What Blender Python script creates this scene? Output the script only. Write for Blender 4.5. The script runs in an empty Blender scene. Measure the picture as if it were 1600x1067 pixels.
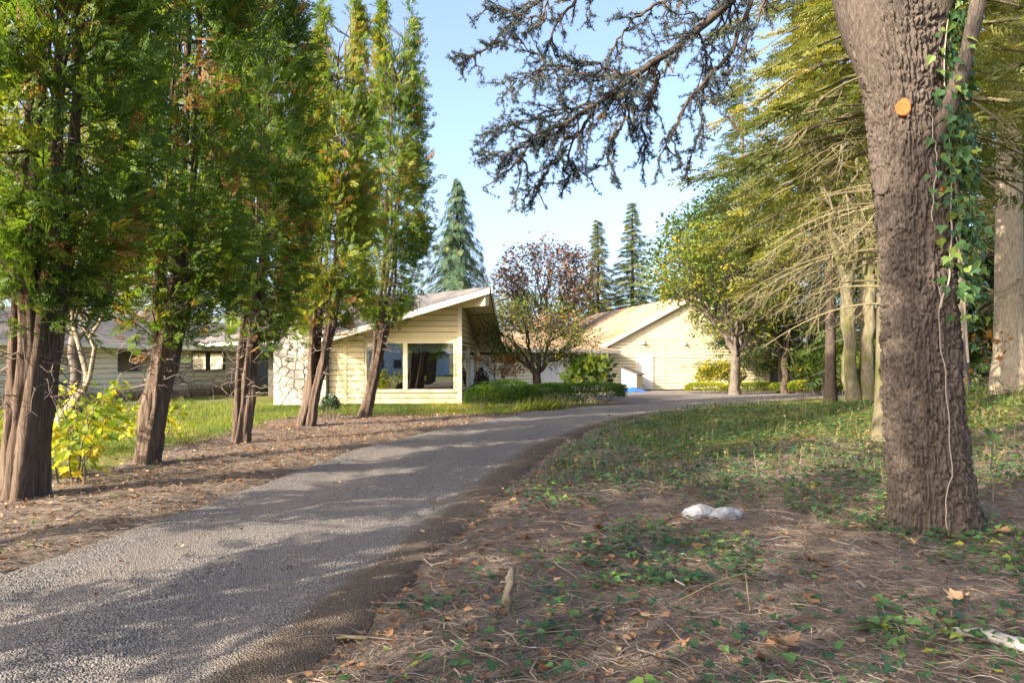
import bpy, math
import numpy as np
from mathutils import Matrix, Vector

# ------------------------------------------------------------------ camera, sky, sun, exposure
sc = bpy.context.scene
CAMZ, FPX, HOR = 1.6, 1067.0, 568.0
cd = bpy.data.cameras.new("camera"); cam = bpy.data.objects.new("camera", cd)
sc.collection.objects.link(cam); sc.camera = cam
cam.location = (0, 0, CAMZ); cam.rotation_euler = (math.radians(90), 0, 0)
cd.sensor_width = 36.0; cd.lens = 24.0; cd.shift_y = (HOR - 533.5) / 1600.0
cd.clip_start = 0.05; cd.clip_end = 3000

SUN_DIR = Vector((1.0, 0.72, -0.60)).normalized()          # the way the light travels
SUN_EL = math.asin(-SUN_DIR.z); SUN_AZ = math.atan2(-SUN_DIR.x, -SUN_DIR.y)
w = bpy.data.worlds.new("World"); sc.world = w; w.use_nodes = True
nt = w.node_tree; nt.nodes.clear()
sky = nt.nodes.new("ShaderNodeTexSky"); sky.sky_type = 'NISHITA'; sky.sun_disc = False
sky.sun_elevation = SUN_EL; sky.sun_rotation = SUN_AZ
sky.air_density = 0.72; sky.dust_density = 4.4; sky.ozone_density = 0.9
bg = nt.nodes.new("ShaderNodeBackground"); bg.inputs[1].default_value = 0.15
wo = nt.nodes.new("ShaderNodeOutputWorld")
nt.links.new(sky.outputs[0], bg.inputs[0]); nt.links.new(bg.outputs[0], wo.inputs[0])
sl = bpy.data.lights.new("sun", 'SUN'); sl.energy = 4.0; sl.angle = math.radians(0.53); sl.color = (1.0, 0.86, 0.66)
so = bpy.data.objects.new("sun", sl); sc.collection.objects.link(so)
so.rotation_euler = SUN_DIR.to_track_quat('-Z', 'Y').to_euler()
sc.view_settings.view_transform = 'Standard'; sc.view_settings.look = 'None'
sc.view_settings.gamma = 1.0; sc.view_settings.use_curve_mapping = False
sc.view_settings.exposure = 1.95
sc.cycles.use_denoising = True; sc.cycles.use_light_tree = False
sc.cycles.max_bounces = 6; sc.cycles.diffuse_bounces = 3; sc.cycles.glossy_bounces = 3
sc.cycles.transmission_bounces = 4; sc.cycles.transparent_max_bounces = 6
sc.cycles.use_adaptive_sampling = False

# ------------------------------------------------------------------ helpers
COL = sc.collection
def P(px, py, d):
    return np.array([(px - 800) / FPX * d, d, CAMZ + (HOR - py) / FPX * d])
def nrm(a):
    a = np.asarray(a, float); return a / (np.linalg.norm(a, axis=-1, keepdims=True) + 1e-9)

class MB:
    def __init__(s): s.v = []; s.q = []; s.t = []; s.a = []; s.n = 0
    def add(s, v, quads=None, tris=None, tint=0.5):
        v = np.asarray(v, float).reshape(-1, 3)
        s.v.append(v)
        if quads is not None and len(quads): s.q.append(np.asarray(quads, np.int64).reshape(-1, 4) + s.n)
        if tris is not None and len(tris): s.t.append(np.asarray(tris, np.int64).reshape(-1, 3) + s.n)
        s.a.append(np.broadcast_to(np.asarray(tint, float).ravel() if np.ndim(tint) else np.full(1, tint), (len(v),)) if np.size(tint) in (1, len(v)) else np.full(len(v), 0.5))
        s.n += len(v)
    def mesh(s, name, mat, smooth=False):
        me = bpy.data.meshes.new(name)
        V = np.concatenate(s.v) if s.v else np.zeros((0, 3))
        Q = np.concatenate(s.q) if s.q else np.zeros((0, 4), np.int64)
        T = np.concatenate(s.t) if s.t else np.zeros((0, 3), np.int64)
        me.vertices.add(len(V)); me.vertices.foreach_set("co", V.astype(np.float32).ravel())
        nl = Q.size + T.size
        me.loops.add(nl); me.loops.foreach_set("vertex_index", np.concatenate([Q.ravel(), T.ravel()]).astype(np.int32))
        me.polygons.add(len(Q) + len(T))
        ls = np.concatenate([np.arange(len(Q)) * 4, Q.size + np.arange(len(T)) * 3]).astype(np.int32)
        me.polygons.foreach_set("loop_start", ls)
        me.polygons.foreach_set("use_smooth", np.full(len(ls), bool(smooth)))
        at = me.attributes.new("tint", 'FLOAT', 'POINT')
        at.data.foreach_set("value", np.concatenate(s.a).astype(np.float32) if s.a else np.zeros(0, np.float32))
        me.update(calc_edges=True); me.validate()
        if mat: me.materials.append(mat)
        return me
    def build(s, name, mat, parent=None, smooth=False, loc=None):
        return link(name, s.mesh(name, mat, smooth), parent)

def link(name, me, parent=None):
    o = bpy.data.objects.new(name, me); COL.objects.link(o)
    if parent is not None:
        o.parent = parent
        if parent.parent is None: o.matrix_parent_inverse = Matrix.Translation(-parent.location)   # meshes are in world coordinates
    return o
def tag(o, label=None, cat=None, group=None, kind=None):
    if label: o["label"] = label
    if cat: o["category"] = cat
    if group: o["group"] = group
    if kind: o["kind"] = kind
    return o
def thing(name, label, cat, loc=(0, 0, 0), group=None):
    e = bpy.data.objects.new(name, None); e.location = tuple(float(c) for c in loc); e.empty_display_size = 0.2
    COL.objects.link(e); return tag(e, label, cat, group)

_rt = np.random.default_rng(77).random(65536)
def _h(ix, iy, iz, s):
    return _rt[((ix * 73856093) ^ (iy * 19349663) ^ (iz * 83492791) ^ (s * 2654435)) & 65535]
def vn(x, y, z=0.0, s=0):
    x, y, z = np.broadcast_arrays(np.asarray(x, float), np.asarray(y, float), np.asarray(z, float))
    i = np.floor(x).astype(np.int64); j = np.floor(y).astype(np.int64); k = np.floor(z).astype(np.int64)
    f = x - i; g = y - j; h = z - k
    f = f * f * (3 - 2 * f); g = g * g * (3 - 2 * g); h = h * h * (3 - 2 * h)
    r = 0
    for a in (0, 1):
        for b in (0, 1):
            for c in (0, 1):
                r = r + _h(i + a, j + b, k + c, s) * (f if a else 1 - f) * (g if b else 1 - g) * (h if c else 1 - h)
    return r
def fbm(x, y, z=0.0, s=0, o=4):
    r = 0; a = 0.5; m = 1.0
    for k in range(o):
        r = r + a * vn(np.asarray(x) * m, np.asarray(y) * m, np.asarray(z) * m, s + k); a *= 0.5; m *= 2.03
    return r
def sstep(a, b, x):
    t = np.clip((x - a) / (b - a), 0, 1); return t * t * (3 - 2 * t)

def tube(mb, pts, rad, n=6, tint=0.5, flute=0.0, fk=3, ph=0.0, cap=True):
    pts = np.asarray(pts, float); N = len(pts); rad = np.broadcast_to(np.asarray(rad, float), (N,))
    t = nrm(np.gradient(pts, axis=0)); m = np.abs(t.mean(0)); ref = np.zeros(3); ref[int(np.argmin(m))] = 1
    u = nrm(np.cross(ref, t)); v = np.cross(t, u)
    a = np.arange(n) / n * 2 * np.pi
    rr = rad[:, None] * (1 + (flute * np.cos(fk * a[None] + ph + np.linspace(0, 2, N)[:, None]) if flute else 0))
    V = pts[:, None] + rr[..., None] * (np.cos(a)[None, :, None] * u[:, None] + np.sin(a)[None, :, None] * v[:, None])
    i = np.arange(N - 1)[:, None] * n; j = np.arange(n)[None]; k = (np.arange(n) + 1) % n
    q = np.stack([i + j, i + k[None], i + n + k[None], i + n + j], -1).reshape(-1, 4)
    tr = None; V = V.reshape(-1, 3)
    if cap:
        b = (N - 1) * n
        tr = np.array([[b + s, b + s + 1, b] for s in range(1, n - 1)])
    mb.add(V, q, tr, tint)

def bez(p0, p1, bow=0.2, n=6, rng=None, wob=0.0, up=(0, 0, 1)):
    p0 = np.asarray(p0, float); p1 = np.asarray(p1, float); L = np.linalg.norm(p1 - p0)
    c = (p0 + p1) / 2 + np.asarray(up, float) * bow * L
    t = np.linspace(0, 1, n)[:, None]
    q = (1 - t) ** 2 * p0 + 2 * t * (1 - t) * c + t * t * p1
    if wob and rng is not None:
        q[1:-1] += rng.normal(0, wob * L, (n - 2, 3))
    return q

def frames(d, nn):
    x = nrm(d); z = nn - (nn * x).sum(-1, keepdims=True) * x; z = nrm(z); y = np.cross(z, x)
    return np.stack([x, y, z], -1)
def scatter(mb, tv, tt, pos, R, sc_, tint):
    """copies of a template (verts tv, tris tt) at pos with frames R, scales sc_"""
    n = len(pos)
    if n == 0: return
    sc_ = np.asarray(sc_, float)
    if sc_.ndim == 1: sc_ = sc_[:, None].repeat(3, 1)
    V = np.einsum('nij,nkj->nki', R, tv[None] * sc_[:, None]) + pos[:, None]
    T = tt[None] + (np.arange(n) * len(tv))[:, None, None]
    mb.add(V.reshape(-1, 3), None, T.reshape(-1, 3), np.repeat(np.broadcast_to(tint, (n,)), len(tv)))

def box(mb, x0, x1, y0, y1, z0, z1, tint=0.5, rz=0.0, o=(0, 0)):
    v = np.array([[x, y, z] for z in (z0, z1) for y in (y0, y1) for x in (x0, x1)], float)
    c, s = math.cos(rz), math.sin(rz)
    v[:, :2] = v[:, :2] @ np.array([[c, s], [-s, c]]) + np.array(o)
    mb.add(v, [[0, 2, 3, 1], [4, 5, 7, 6], [0, 1, 5, 4], [2, 6, 7, 3], [0, 4, 6, 2], [1, 3, 7, 5]], None, tint)
def prism(mb, poly, depth_vec, tint=0.5):
    """extrude a planar convex polygon by depth_vec"""
    a = np.asarray(poly, float); b = a + np.asarray(depth_vec, float); n = len(a)
    q = [[i, (i + 1) % n, n + (i + 1) % n, n + i] for i in range(n)]
    t = [[0, i + 1, i] for i in range(1, n - 1)] + [[n, n + i, n + i + 1] for i in range(1, n - 1)]
    mb.add(np.concatenate([a, b]), q, t, tint)

# ------------------------------------------------------------------ leaf templates
def tmpl(rows):
    v = []; t = []
    for r in rows:
        k = len(v); v += list(r); t += [[k, k + 1 + i, k + 2 + i] for i in range(len(r) - 2)]
    return np.array(v, float), np.array(t)
def make_spray(n=5, w=0.085, ang=42, droop=0.12, spread=0.36):
    rows = [[(0, -0.02, 0), (1, 0, -droop), (0, 0.02, 0)]]
    for i in range(n):
        u = 0.12 + 0.80 * i / n
        L = spread * (1 - 0.65 * abs(u - 0.38)) * (1.05 - 0.45 * u)
        for s in (-1, 1):
            a = math.radians(ang + 8 * ((i * 7) % 3 - 1)) * s
            uu = u + (0.05 if s > 0 else 0)
            dx, dy = math.cos(a), math.sin(a)
            b = np.array([uu, 0, -droop * uu * uu]); e = b + np.array([dx, dy, -0.25 * L]) * L
            m = b + (e - b) * 0.55
            nx = np.array([-dy, dx, 0.25]) * w; m = b + (e - b) * 0.25
            rows.append([tuple(m - nx), tuple(e), tuple(m + nx)])
    return tmpl(rows)
SPRAY = make_spray(6, 0.05, 40, 0.14, 0.44)
SPRAY_S = make_spray(4, 0.09, 40, 0.15, 0.46)
FROND = make_spray(5, 0.05, 52, 0.10, 0.50)
FROND_S = make_spray(4, 0.06, 50, 0.10, 0.52)
LEAF2 = (np.array([[0, 0, 0], [0.45, 0.3, 0.07], [1, 0, -0.05], [0.45, -0.3, 0.07]], float), np.array([[0, 2, 1], [0, 3, 2]]))
def lobed(pts):
    o = np.array([(x, y, 0.10 * abs(y) * 2 - 0.12 * x * x) for x, y in pts], float)
    c = np.array([[0.38, 0, -0.03]])
    n = len(o); v = np.concatenate([c, o])
    return v, np.array([[0, 1 + i, 1 + (i + 1) % n] for i in range(n)])
IVY = lobed([(0, 0), (0.02, -0.34), (0.34, -0.40), (0.52, -0.19), (1, 0), (0.52, 0.19), (0.34, 0.40), (0.02, 0.34)])
IVY_S = (np.array([[0, 0, 0], [0.2, -0.4, .06], [0.5, -.17, 0], [1, 0, -.08], [0.5, .17, 0], [0.2, 0.4, .06]], float), np.array([[0, 1, 2], [0, 2, 4], [2, 3, 4], [0, 4, 5]]))
MAPLE = lobed([(0.0, 0), (-0.02, -0.30), (0.16, -0.24), (0.34, -0.52), (0.46, -0.30), (0.62, -0.34), (0.60, -0.14), (1, 0),
               (0.60, 0.14), (0.62, 0.34), (0.46, 0.30), (0.34, 0.52), (0.16, 0.24), (-0.02, 0.30)])
def make_tuft(n=9, seed=1):
    r = np.random.default_rng(seed); rows = []
    for i in range(n):
        d = nrm(np.array([r.normal(0, 1), r.normal(0, 1), abs(r.normal(0, 0.7)) + 0.15])); s = nrm(np.cross(d, r.normal(size=3))) * 0.075
        rows.append([tuple(s), tuple(d), tuple(-s)])
    return tmpl(rows)
TUFT = make_tuft(12)
NEEDLE = (np.array([[-0.5, -0.02, 0], [0.5, -0.006, 0.03], [0.5, 0.006, 0.03], [-0.5, 0.02, 0]], float), np.array([[0, 1, 2], [0, 2, 3]]))
BLADE = (np.array([[0, -0.035, 0], [0, 0.035, 0], [0.55, 0.02, 0.06], [0.55, -0.02, 0.06], [1.0, 0, 0.25]], float), np.array([[0, 1, 2], [0, 2, 3], [3, 2, 4]]))
OCT = (np.array([[1, 0, 0], [-.9, .1, 0], [.1, .8, .1], [-.1, -.85, 0], [0, .1, .55], [0, 0, -.5]], float),
       np.array([[0, 2, 4], [2, 1, 4], [1, 3, 4], [3, 0, 4], [2, 0, 5], [1, 2, 5], [3, 1, 5], [0, 3, 5]]))
CURL = (np.array([[0, 0, 0], [.25, -.35, .12], [.3, 0, .02], [.25, .35, .16], [.6, -.3, .2], [.65, .02, .05], [.6, .32, .1], [1, 0, .18]], float),
        np.array([[0, 1, 2], [0, 2, 3], [1, 4, 2], [2, 4, 5], [2, 5, 6], [2, 6, 3], [4, 7, 5], [5, 7, 6]]))

# ------------------------------------------------------------------ materials
class G:
    def __init__(s, name):
        s.m = bpy.data.materials.new(name); s.m.use_nodes = True; s.t = s.m.node_tree; s.t.nodes.clear()
        s.out = s.t.nodes.new("ShaderNodeOutputMaterial")
    def n(s, typ, ins=None, **kw):
        nd = s.t.nodes.new(typ)
        for k, v in kw.items(): setattr(nd, k, v)
        for k, v in (ins or {}).items():
            if isinstance(v, bpy.types.NodeSocket): s.t.links.new(v, nd.inputs[k])
            else: nd.inputs[k].default_value = v
        return nd
    def ramp(s, fac, stops, interp='LINEAR'):
        r = s.n("ShaderNodeValToRGB", {0: fac}); r.color_ramp.interpolation = interp
        e = r.color_ramp.elements
        while len(e) < len(stops): e.new(0.5)
        for i, (p, c) in enumerate(stops): e[i].position = p; e[i].color = (*c, 1)
        return r.outputs[0]
    def coord(s, scale=(1, 1, 1)):
        c = s.n("ShaderNodeTexCoord"); return s.n("ShaderNodeMapping", {0: c.outputs["Object"], 3: scale}).outputs[0]
    def noise(s, scale, detail=4, rough=0.55, vec=None, dist=0.0):
        ins = {"Scale": scale, "Detail": detail, "Roughness": rough, "Distortion": dist}
        if vec is None: vec = s.coord()
        ins["Vector"] = vec
        return s.n("ShaderNodeTexNoise", ins).outputs[0]
    def mix(s, f, a, b, mode='MIX'):
        nd = s.n("ShaderNodeMix", None, data_type='RGBA', blend_type=mode)
        for k, v in ((0, f), (6, a), (7, b)):
            if isinstance(v, bpy.types.NodeSocket): s.t.links.new(v, nd.inputs[k])
            else: nd.inputs[k].default_value = v if k == 0 else (*v, 1)
        return nd.outputs[2]
    def math(s, op, a, b=0.5):
        return s.n("ShaderNodeMath", {0: a, 1: b}, operation=op).outputs[0]
    def attr(s, name="tint"): return s.n("ShaderNodeAttribute", None, attribute_name=name).outputs["Fac"]
    def bump(s, h, strength=0.5, dist=0.02):
        return s.n("ShaderNodeBump", {"Strength": strength, "Distance": dist, "Height": h}).outputs[0]
    def surf(s, sh): s.t.links.new(sh, s.out.inputs[0]); return s.m
    def pbr(s, col, rough=0.7, normal=None, spec=0.3, metal=0.0):
        ins = {"Roughness": rough, "Specular IOR Level": spec, "Metallic": metal}
        ins["Base Color"] = col if isinstance(col, bpy.types.NodeSocket) else (*col, 1)
        if normal is not None: ins["Normal"] = normal
        return s.n("ShaderNodeBsdfPrincipled", ins).outputs[0]

def leaf_mat(name, stops, trans=0.35, rough=0.55, spec=0.25, nscale=0.0, namt=0.25, tint_trans=(1.25, 1.2, 0.55)):
    g = G(name); t = g.attr()
    if nscale:
        nz = g.noise(nscale, 3)
        t = g.math('ADD', t, g.math('MULTIPLY', g.math('SUBTRACT', nz, 0.5), namt * 2))
    c = g.ramp(t, stops)
    a = g.pbr(c, rough, None, spec)
    ct = g.mix(1.0, c, tint_trans, 'MULTIPLY')
    b = g.n("ShaderNodeBsdfTranslucent", {0: ct}).outputs[0]
    return g.surf(g.n("ShaderNodeMixShader", {0: trans, 1: a, 2: b}).outputs[0])
def bark_mat(name, c0, c1, c2, sc_=(14, 14, 2.2), bump=0.8, dist=0.03, moss=None):
    g = G(name); v = g.coord(sc_)
    n1 = g.noise(1.0, 6, 0.6, v, 0.4); n2 = g.noise(3.5, 4, 0.6)
    c = g.ramp(n1, [(0.3, c0), (0.52, c1), (0.75, c2)])
    c = g.mix(g.math('MULTIPLY', n2, 0.5), c, c1)
    if moss:
        k = g.ramp(g.noise(1.6, 4), [(0.45, (0, 0, 0)), (0.62, (1, 1, 1))]); c = g.mix(k, c, moss)
    return g.surf(g.pbr(c, 0.9, g.bump(n1, bump, dist), 0.1))
def paint_mat(name, col, wood=(0.16, 0.10, 0.06), peel=0.66, rough=0.6, dirt=(0.33, 0.29, 0.2), dirt_amt=0.35):
    g = G(name); v = g.coord((1.0, 1.0, 4.0))
    n1 = g.noise(2.6, 9, 0.72, v); n2 = g.noise(0.7, 5)
    pe = g.ramp(n1, [(peel, (0, 0, 0)), (peel + 0.03, (1, 1, 1))])
    c = g.mix(g.math('MULTIPLY', g.ramp(n2, [(0.4, (0, 0, 0)), (0.75, (1, 1, 1))]), dirt_amt), col, dirt)
    c = g.mix(g.attr(), c, g.mix(1.0, c, (1.07, 1.04, 0.98), 'MULTIPLY'))
    c = g.mix(pe, c, wood)
    fine = g.noise(60, 3, 0.6, g.coord((0.3, 0.3, 3)))
    return g.surf(g.pbr(c, rough, g.bump(g.math('ADD', g.math('MULTIPLY', pe, -0.6), g.math('MULTIPLY', fine, 0.3)), 0.35, 0.006), 0.25))
def plain_mat(name, c0, c1, scale=5, rough=0.7, bump=0.2, spec=0.3, metal=0.0):
    g = G(name); n = g.noise(scale, 6, 0.6)
    return g.surf(g.pbr(g.ramp(n, [(0.3, c0), (0.7, c1)]), rough, g.bump(n, bump, 0.01), spec, metal))

M = {}
M['thuja'] = leaf_mat('thuja_leaf', [(0.0, (0.030, 0.062, 0.014)), (0.28, (0.070, 0.135, 0.022)), (0.52, (0.13, 0.20, 0.028)), (0.76, (0.25, 0.27, 0.03)), (0.90, (0.28, 0.15, 0.055)), (1.0, (0.25, 0.12, 0.05))], 0.48)
M['cedar_needle'] = leaf_mat('cedar_needle', [(0.0, (0.04, 0.062, 0.08)), (0.5, (0.075, 0.11, 0.125)), (0.8, (0.12, 0.14, 0.09)), (0.93, (0.22, 0.15, 0.05)), (1, (0.25, 0.13, 0.04))], 0.2)
M['fir'] = leaf_mat('fir_needle', [(0.0, (0.025, 0.05, 0.022)), (0.5, (0.065, 0.11, 0.035)), (0.85, (0.15, 0.19, 0.04)), (1, (0.26, 0.25, 0.05))], 0.3)
M['fir_yellow'] = leaf_mat('sunny_fir_needle', [(0.0, (0.07, 0.095, 0.028)), (0.5, (0.18, 0.195, 0.055)), (0.85, (0.31, 0.30, 0.085)), (1, (0.46, 0.33, 0.05))], 0.42)  # brighter and yellower than the plain fir, sunlight put into the needle colour
M['weeping'] = leaf_mat('weeping_cypress_leaf', [(0.0, (0.02, 0.05, 0.030)), (0.5, (0.05, 0.10, 0.055)), (0.85, (0.10, 0.16, 0.06)), (1, (0.3, 0.26, 0.05))], 0.25)
M['leaf_green'] = leaf_mat('broad_leaf_green', [(0.0, (0.03, 0.06, 0.012)), (0.5, (0.08, 0.13, 0.02)), (0.85, (0.17, 0.20, 0.03)), (1, (0.34, 0.28, 0.03))], 0.42, nscale=0.6)
M['leaf_gold'] = leaf_mat('broad_leaf_gold', [(0.0, (0.07, 0.10, 0.015)), (0.4, (0.18, 0.19, 0.025)), (0.8, (0.34, 0.30, 0.03)), (1, (0.42, 0.24, 0.03))], 0.45, nscale=0.5)
M['leaf_yellow'] = leaf_mat('sapling_leaf_yellow', [(0.0, (0.09, 0.17, 0.02)), (0.4, (0.24, 0.30, 0.03)), (0.7, (0.50, 0.42, 0.03)), (0.9, (0.62, 0.42, 0.03)), (1, (0.6, 0.24, 0.03))], 0.5)
M['leaf_copper'] = leaf_mat('copper_leaf', [(0.0, (0.06, 0.042, 0.045)), (0.5, (0.12, 0.083, 0.075)), (0.85, (0.18, 0.115, 0.075)), (1, (0.32, 0.18, 0.06))], 0.28, nscale=0.5)
M['leaf_orange'] = leaf_mat('orange_maple_leaf', [(0.0, (0.2, 0.10, 0.02)), (0.5, (0.42, 0.18, 0.03)), (1, (0.5, 0.28, 0.05))], 0.4)
M['leaf_dark'] = leaf_mat('glossy_dark_leaf', [(0.0, (0.02, 0.042, 0.026)), (0.6, (0.05, 0.085, 0.045)), (1, (0.11, 0.14, 0.06))], 0.15, 0.35, 0.5)
M['box'] = leaf_mat('box_hedge_leaf', [(0.0, (0.025, 0.06, 0.010)), (0.5, (0.06, 0.13, 0.018)), (1, (0.16, 0.23, 0.025))], 0.35)
M['box_gold'] = leaf_mat('golden_hedge_leaf', [(0.0, (0.07, 0.11, 0.012)), (0.5, (0.19, 0.24, 0.02)), (1, (0.40, 0.40, 0.03))], 0.42)
M['ivy'] = leaf_mat('ivy_leaf', [(0.0, (0.025, 0.062, 0.034)), (0.5, (0.065, 0.135, 0.045)), (0.85, (0.15, 0.22, 0.045)), (1, (0.30, 0.30, 0.05))], 0.32, 0.5, 0.25)
M['weed'] = leaf_mat('weed_leaf', [(0.0, (0.05, 0.09, 0.02)), (0.5, (0.12, 0.15, 0.03)), (0.8, (0.25, 0.22, 0.07)), (1, (0.28, 0.18, 0.08))], 0.35)
M['grass'] = leaf_mat('grass_blade', [(0.0, (0.05, 0.10, 0.015)), (0.5, (0.12, 0.18, 0.02)), (0.85, (0.30, 0.28, 0.05)), (1, (0.42, 0.33, 0.12))], 0.4)
M['dry_grass'] = leaf_mat('dry_grass', [(0.0, (0.22, 0.15, 0.07)), (1, (0.48, 0.36, 0.20))], 0.35, tint_trans=(1, 1, 1))
M['dead_leaf'] = leaf_mat('dead_leaf', [(0.0, (0.09, 0.045, 0.025)), (0.5, (0.20, 0.105, 0.05)), (0.85, (0.33, 0.20, 0.11)), (1, (0.45, 0.33, 0.2))], 0.12, tint_trans=(1.1, 0.9, 0.7))
M['needle_litter'] = leaf_mat('needle_litter', [(0.0, (0.07, 0.05, 0.037)), (0.5, (0.185, 0.132, 0.092)), (1, (0.36, 0.28, 0.20))], 0.05, 0.8, 0.1, tint_trans=(1, 1, 1))
M['twig'] = leaf_mat('dead_twig', [(0.0, (0.07, 0.056, 0.047)), (0.5, (0.165, 0.138, 0.118)), (1, (0.34, 0.295, 0.255))], 0.0, 0.85, 0.1)
M['deadbranch'] = leaf_mat('dead_branch', [(0.0, (0.065, 0.056, 0.033)), (0.5, (0.145, 0.126, 0.072)), (1, (0.27, 0.235, 0.145))], 0.0, 0.85, 0.1)
M['bark_thuja'] = bark_mat('thuja_bark', (0.045, 0.032, 0.025), (0.11, 0.08, 0.062), (0.20, 0.155, 0.125), (34, 34, 2.2), 1.0, 0.04)
M['bark_big'] = bark_mat('furrowed_bark', (0.038, 0.031, 0.027), (0.082, 0.067, 0.058), (0.15, 0.126, 0.11), (40, 40, 12), 0.9, 0.02)
M['bark_pale'] = bark_mat('pale_bark', (0.10, 0.08, 0.06), (0.22, 0.175, 0.13), (0.34, 0.28, 0.215), (12, 12, 4), 0.8, 0.03)
M['bark_sun'] = bark_mat('sunlit_pale_bark', (0.16, 0.13, 0.095), (0.32, 0.265, 0.20), (0.46, 0.39, 0.30), (22, 22, 7), 1.0, 0.07)  # lighter copy of the pale bark, sunlight put into its colour
M['bark_moss'] = bark_mat('mossy_bark', (0.06, 0.052, 0.036), (0.135, 0.118, 0.08), (0.23, 0.205, 0.15), (14, 14, 3), 0.9, 0.03, moss=(0.085, 0.088, 0.03))
M['bark_grey'] = bark_mat('grey_bark', (0.06, 0.05, 0.042), (0.13, 0.11, 0.092), (0.22, 0.195, 0.165), (12, 12, 3), 0.7, 0.02)
M['bark_dark'] = bark_mat('dark_bark', (0.030, 0.024, 0.020), (0.07, 0.055, 0.045), (0.13, 0.105, 0.085), (12, 12, 4), 0.7, 0.02)
M['cream'] = paint_mat('cream_siding_paint', (0.63, 0.53, 0.315), peel=0.665)
M['cream_peel'] = paint_mat('peeling_cream_paint', (0.64, 0.55, 0.34), peel=0.595)
M['cream_pale'] = paint_mat('pale_cream_paint', (0.68, 0.605, 0.43), peel=0.70)
M['cream_grey'] = paint_mat('weathered_cream_paint', (0.80, 0.74, 0.58), peel=0.70, dirt_amt=0.2)
M['white'] = paint_mat('white_trim_paint', (0.72, 0.69, 0.62), peel=0.69, wood=(0.3, 0.25, 0.2))
M['door_white'] = paint_mat('white_door_paint', (0.70, 0.71, 0.74), peel=0.8, wood=(0.4, 0.38, 0.35), dirt_amt=0.15)
M['soffit'] = paint_mat('tan_soffit_paint', (0.70, 0.58, 0.38), peel=0.72)
M['grey_door'] = plain_mat('grey_door_paint', (0.16, 0.165, 0.18), (0.21, 0.215, 0.23), 3, 0.5, 0.05)
M['frame_dark'] = plain_mat('dark_window_frame', (0.05, 0.05, 0.055), (0.08, 0.08, 0.085), 8, 0.45, 0.05)
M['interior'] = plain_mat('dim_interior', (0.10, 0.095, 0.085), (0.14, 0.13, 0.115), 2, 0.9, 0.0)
M['fabric'] = plain_mat('valance_fabric', (0.30, 0.30, 0.27), (0.5, 0.5, 0.45), 30, 0.9, 0.1)
M['tarp'] = plain_mat('blue_tarp', (0.012, 0.075, 0.36), (0.03, 0.13, 0.48), 9, 0.45, 0.3, 0.4)
M['metal'] = plain_mat('pale_metal', (0.45, 0.45, 0.45), (0.6, 0.6, 0.6), 12, 0.4, 0.05)
g = G('pale_field_stone'); n_ = g.noise(5, 6, 0.65); ob = g.n("ShaderNodeObjectInfo").outputs["Random"]
M['stone'] = g.surf(g.pbr(g.mix(ob, g.ramp(n_, [(0.3, (0.27, 0.245, 0.21)), (0.7, (0.50, 0.47, 0.42))]), g.ramp(n_, [(0.3, (0.40, 0.37, 0.32)), (0.7, (0.62, 0.58, 0.51))])), 0.9, g.bump(n_, 0.8, 0.02), 0.15))
M['shelter'] = paint_mat('shaded_side_paint', (0.30, 0.33, 0.38), peel=0.74)  # shelter sides toned blue-grey to imitate their shade
M['mortar'] = plain_mat('mortar', (0.22, 0.19, 0.16), (0.32, 0.29, 0.25), 12, 0.95, 0.5)
M['rock'] = plain_mat('whitish_rock', (0.13, 0.13, 0.135), (0.37, 0.37, 0.385), 14, 0.95, 1.0)
M['bleached'] = plain_mat('bleached_wood', (0.20, 0.19, 0.18), (0.45, 0.44, 0.42), 9, 0.9, 0.6)
M['cut'] = plain_mat('cut_wood', (0.16, 0.055, 0.016), (0.30, 0.115, 0.034), 40, 0.95, 0.8)
M['blue_siding'] = plain_mat('pale_blue_siding', (0.42, 0.50, 0.60), (0.50, 0.58, 0.68), 2, 0.7, 0.05)
def roof_mat(name, c0, c1, stain, sdir=(1, 1, 1)):
    g = G(name); n1 = g.noise(9, 6, 0.7); n2 = g.noise(0.9, 5, 0.6, g.coord(sdir)); n3 = g.noise(60, 2)
    c = g.ramp(n1, [(0.3, c0), (0.7, c1)]); c = g.mix(g.ramp(n2, [(0.48, (0, 0, 0)), (0.66, (1, 1, 1))]), c, stain)
    br = g.n("ShaderNodeTexBrick", {"Vector": g.coord((1, 1, 1)), "Scale": 3.0, "Mortar Size": 0.02}).outputs[1]
    return g.surf(g.pbr(c, 0.92, g.bump(g.math('ADD', n3, n1), 0.6, 0.02), 0.1))
M['shingle'] = roof_mat('grey_shingle', (0.07, 0.067, 0.073), (0.15, 0.145, 0.155), (0.19, 0.17, 0.155))
M['dark_backing'] = plain_mat('shadow_gap_backing', (0.10, 0.075, 0.05), (0.17, 0.13, 0.09), 8, 0.9, 0.3)  # backing wall, dark brown so gaps between boards read as shadow lines
M['tan_roof'] = roof_mat('tan_shake_roof', (0.28, 0.20, 0.125), (0.40, 0.30, 0.20), (0.17, 0.10, 0.062), (0.6, 1.6, 0.3))
M['dark_lid'] = plain_mat('dark_felt_roof', (0.06, 0.05, 0.045), (0.11, 0.095, 0.085), 10, 0.9, 0.3)
g = G('window_glass')
_fr = g.math('ADD', g.math('MULTIPLY', g.n("ShaderNodeFresnel", {0: 1.5}).outputs[0], 1.2), 0.16)
M['glass'] = g.surf(g.n("ShaderNodeMixShader", {0: _fr, 1: g.n("ShaderNodeBsdfTransparent", {0: (0.78, 0.84, 0.82, 1)}).outputs[0],
                                              2: g.n("ShaderNodeBsdfGlossy", {0: (0.95, 0.97, 1, 1), 1: 0.01}).outputs[0]}).outputs[0])
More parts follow.
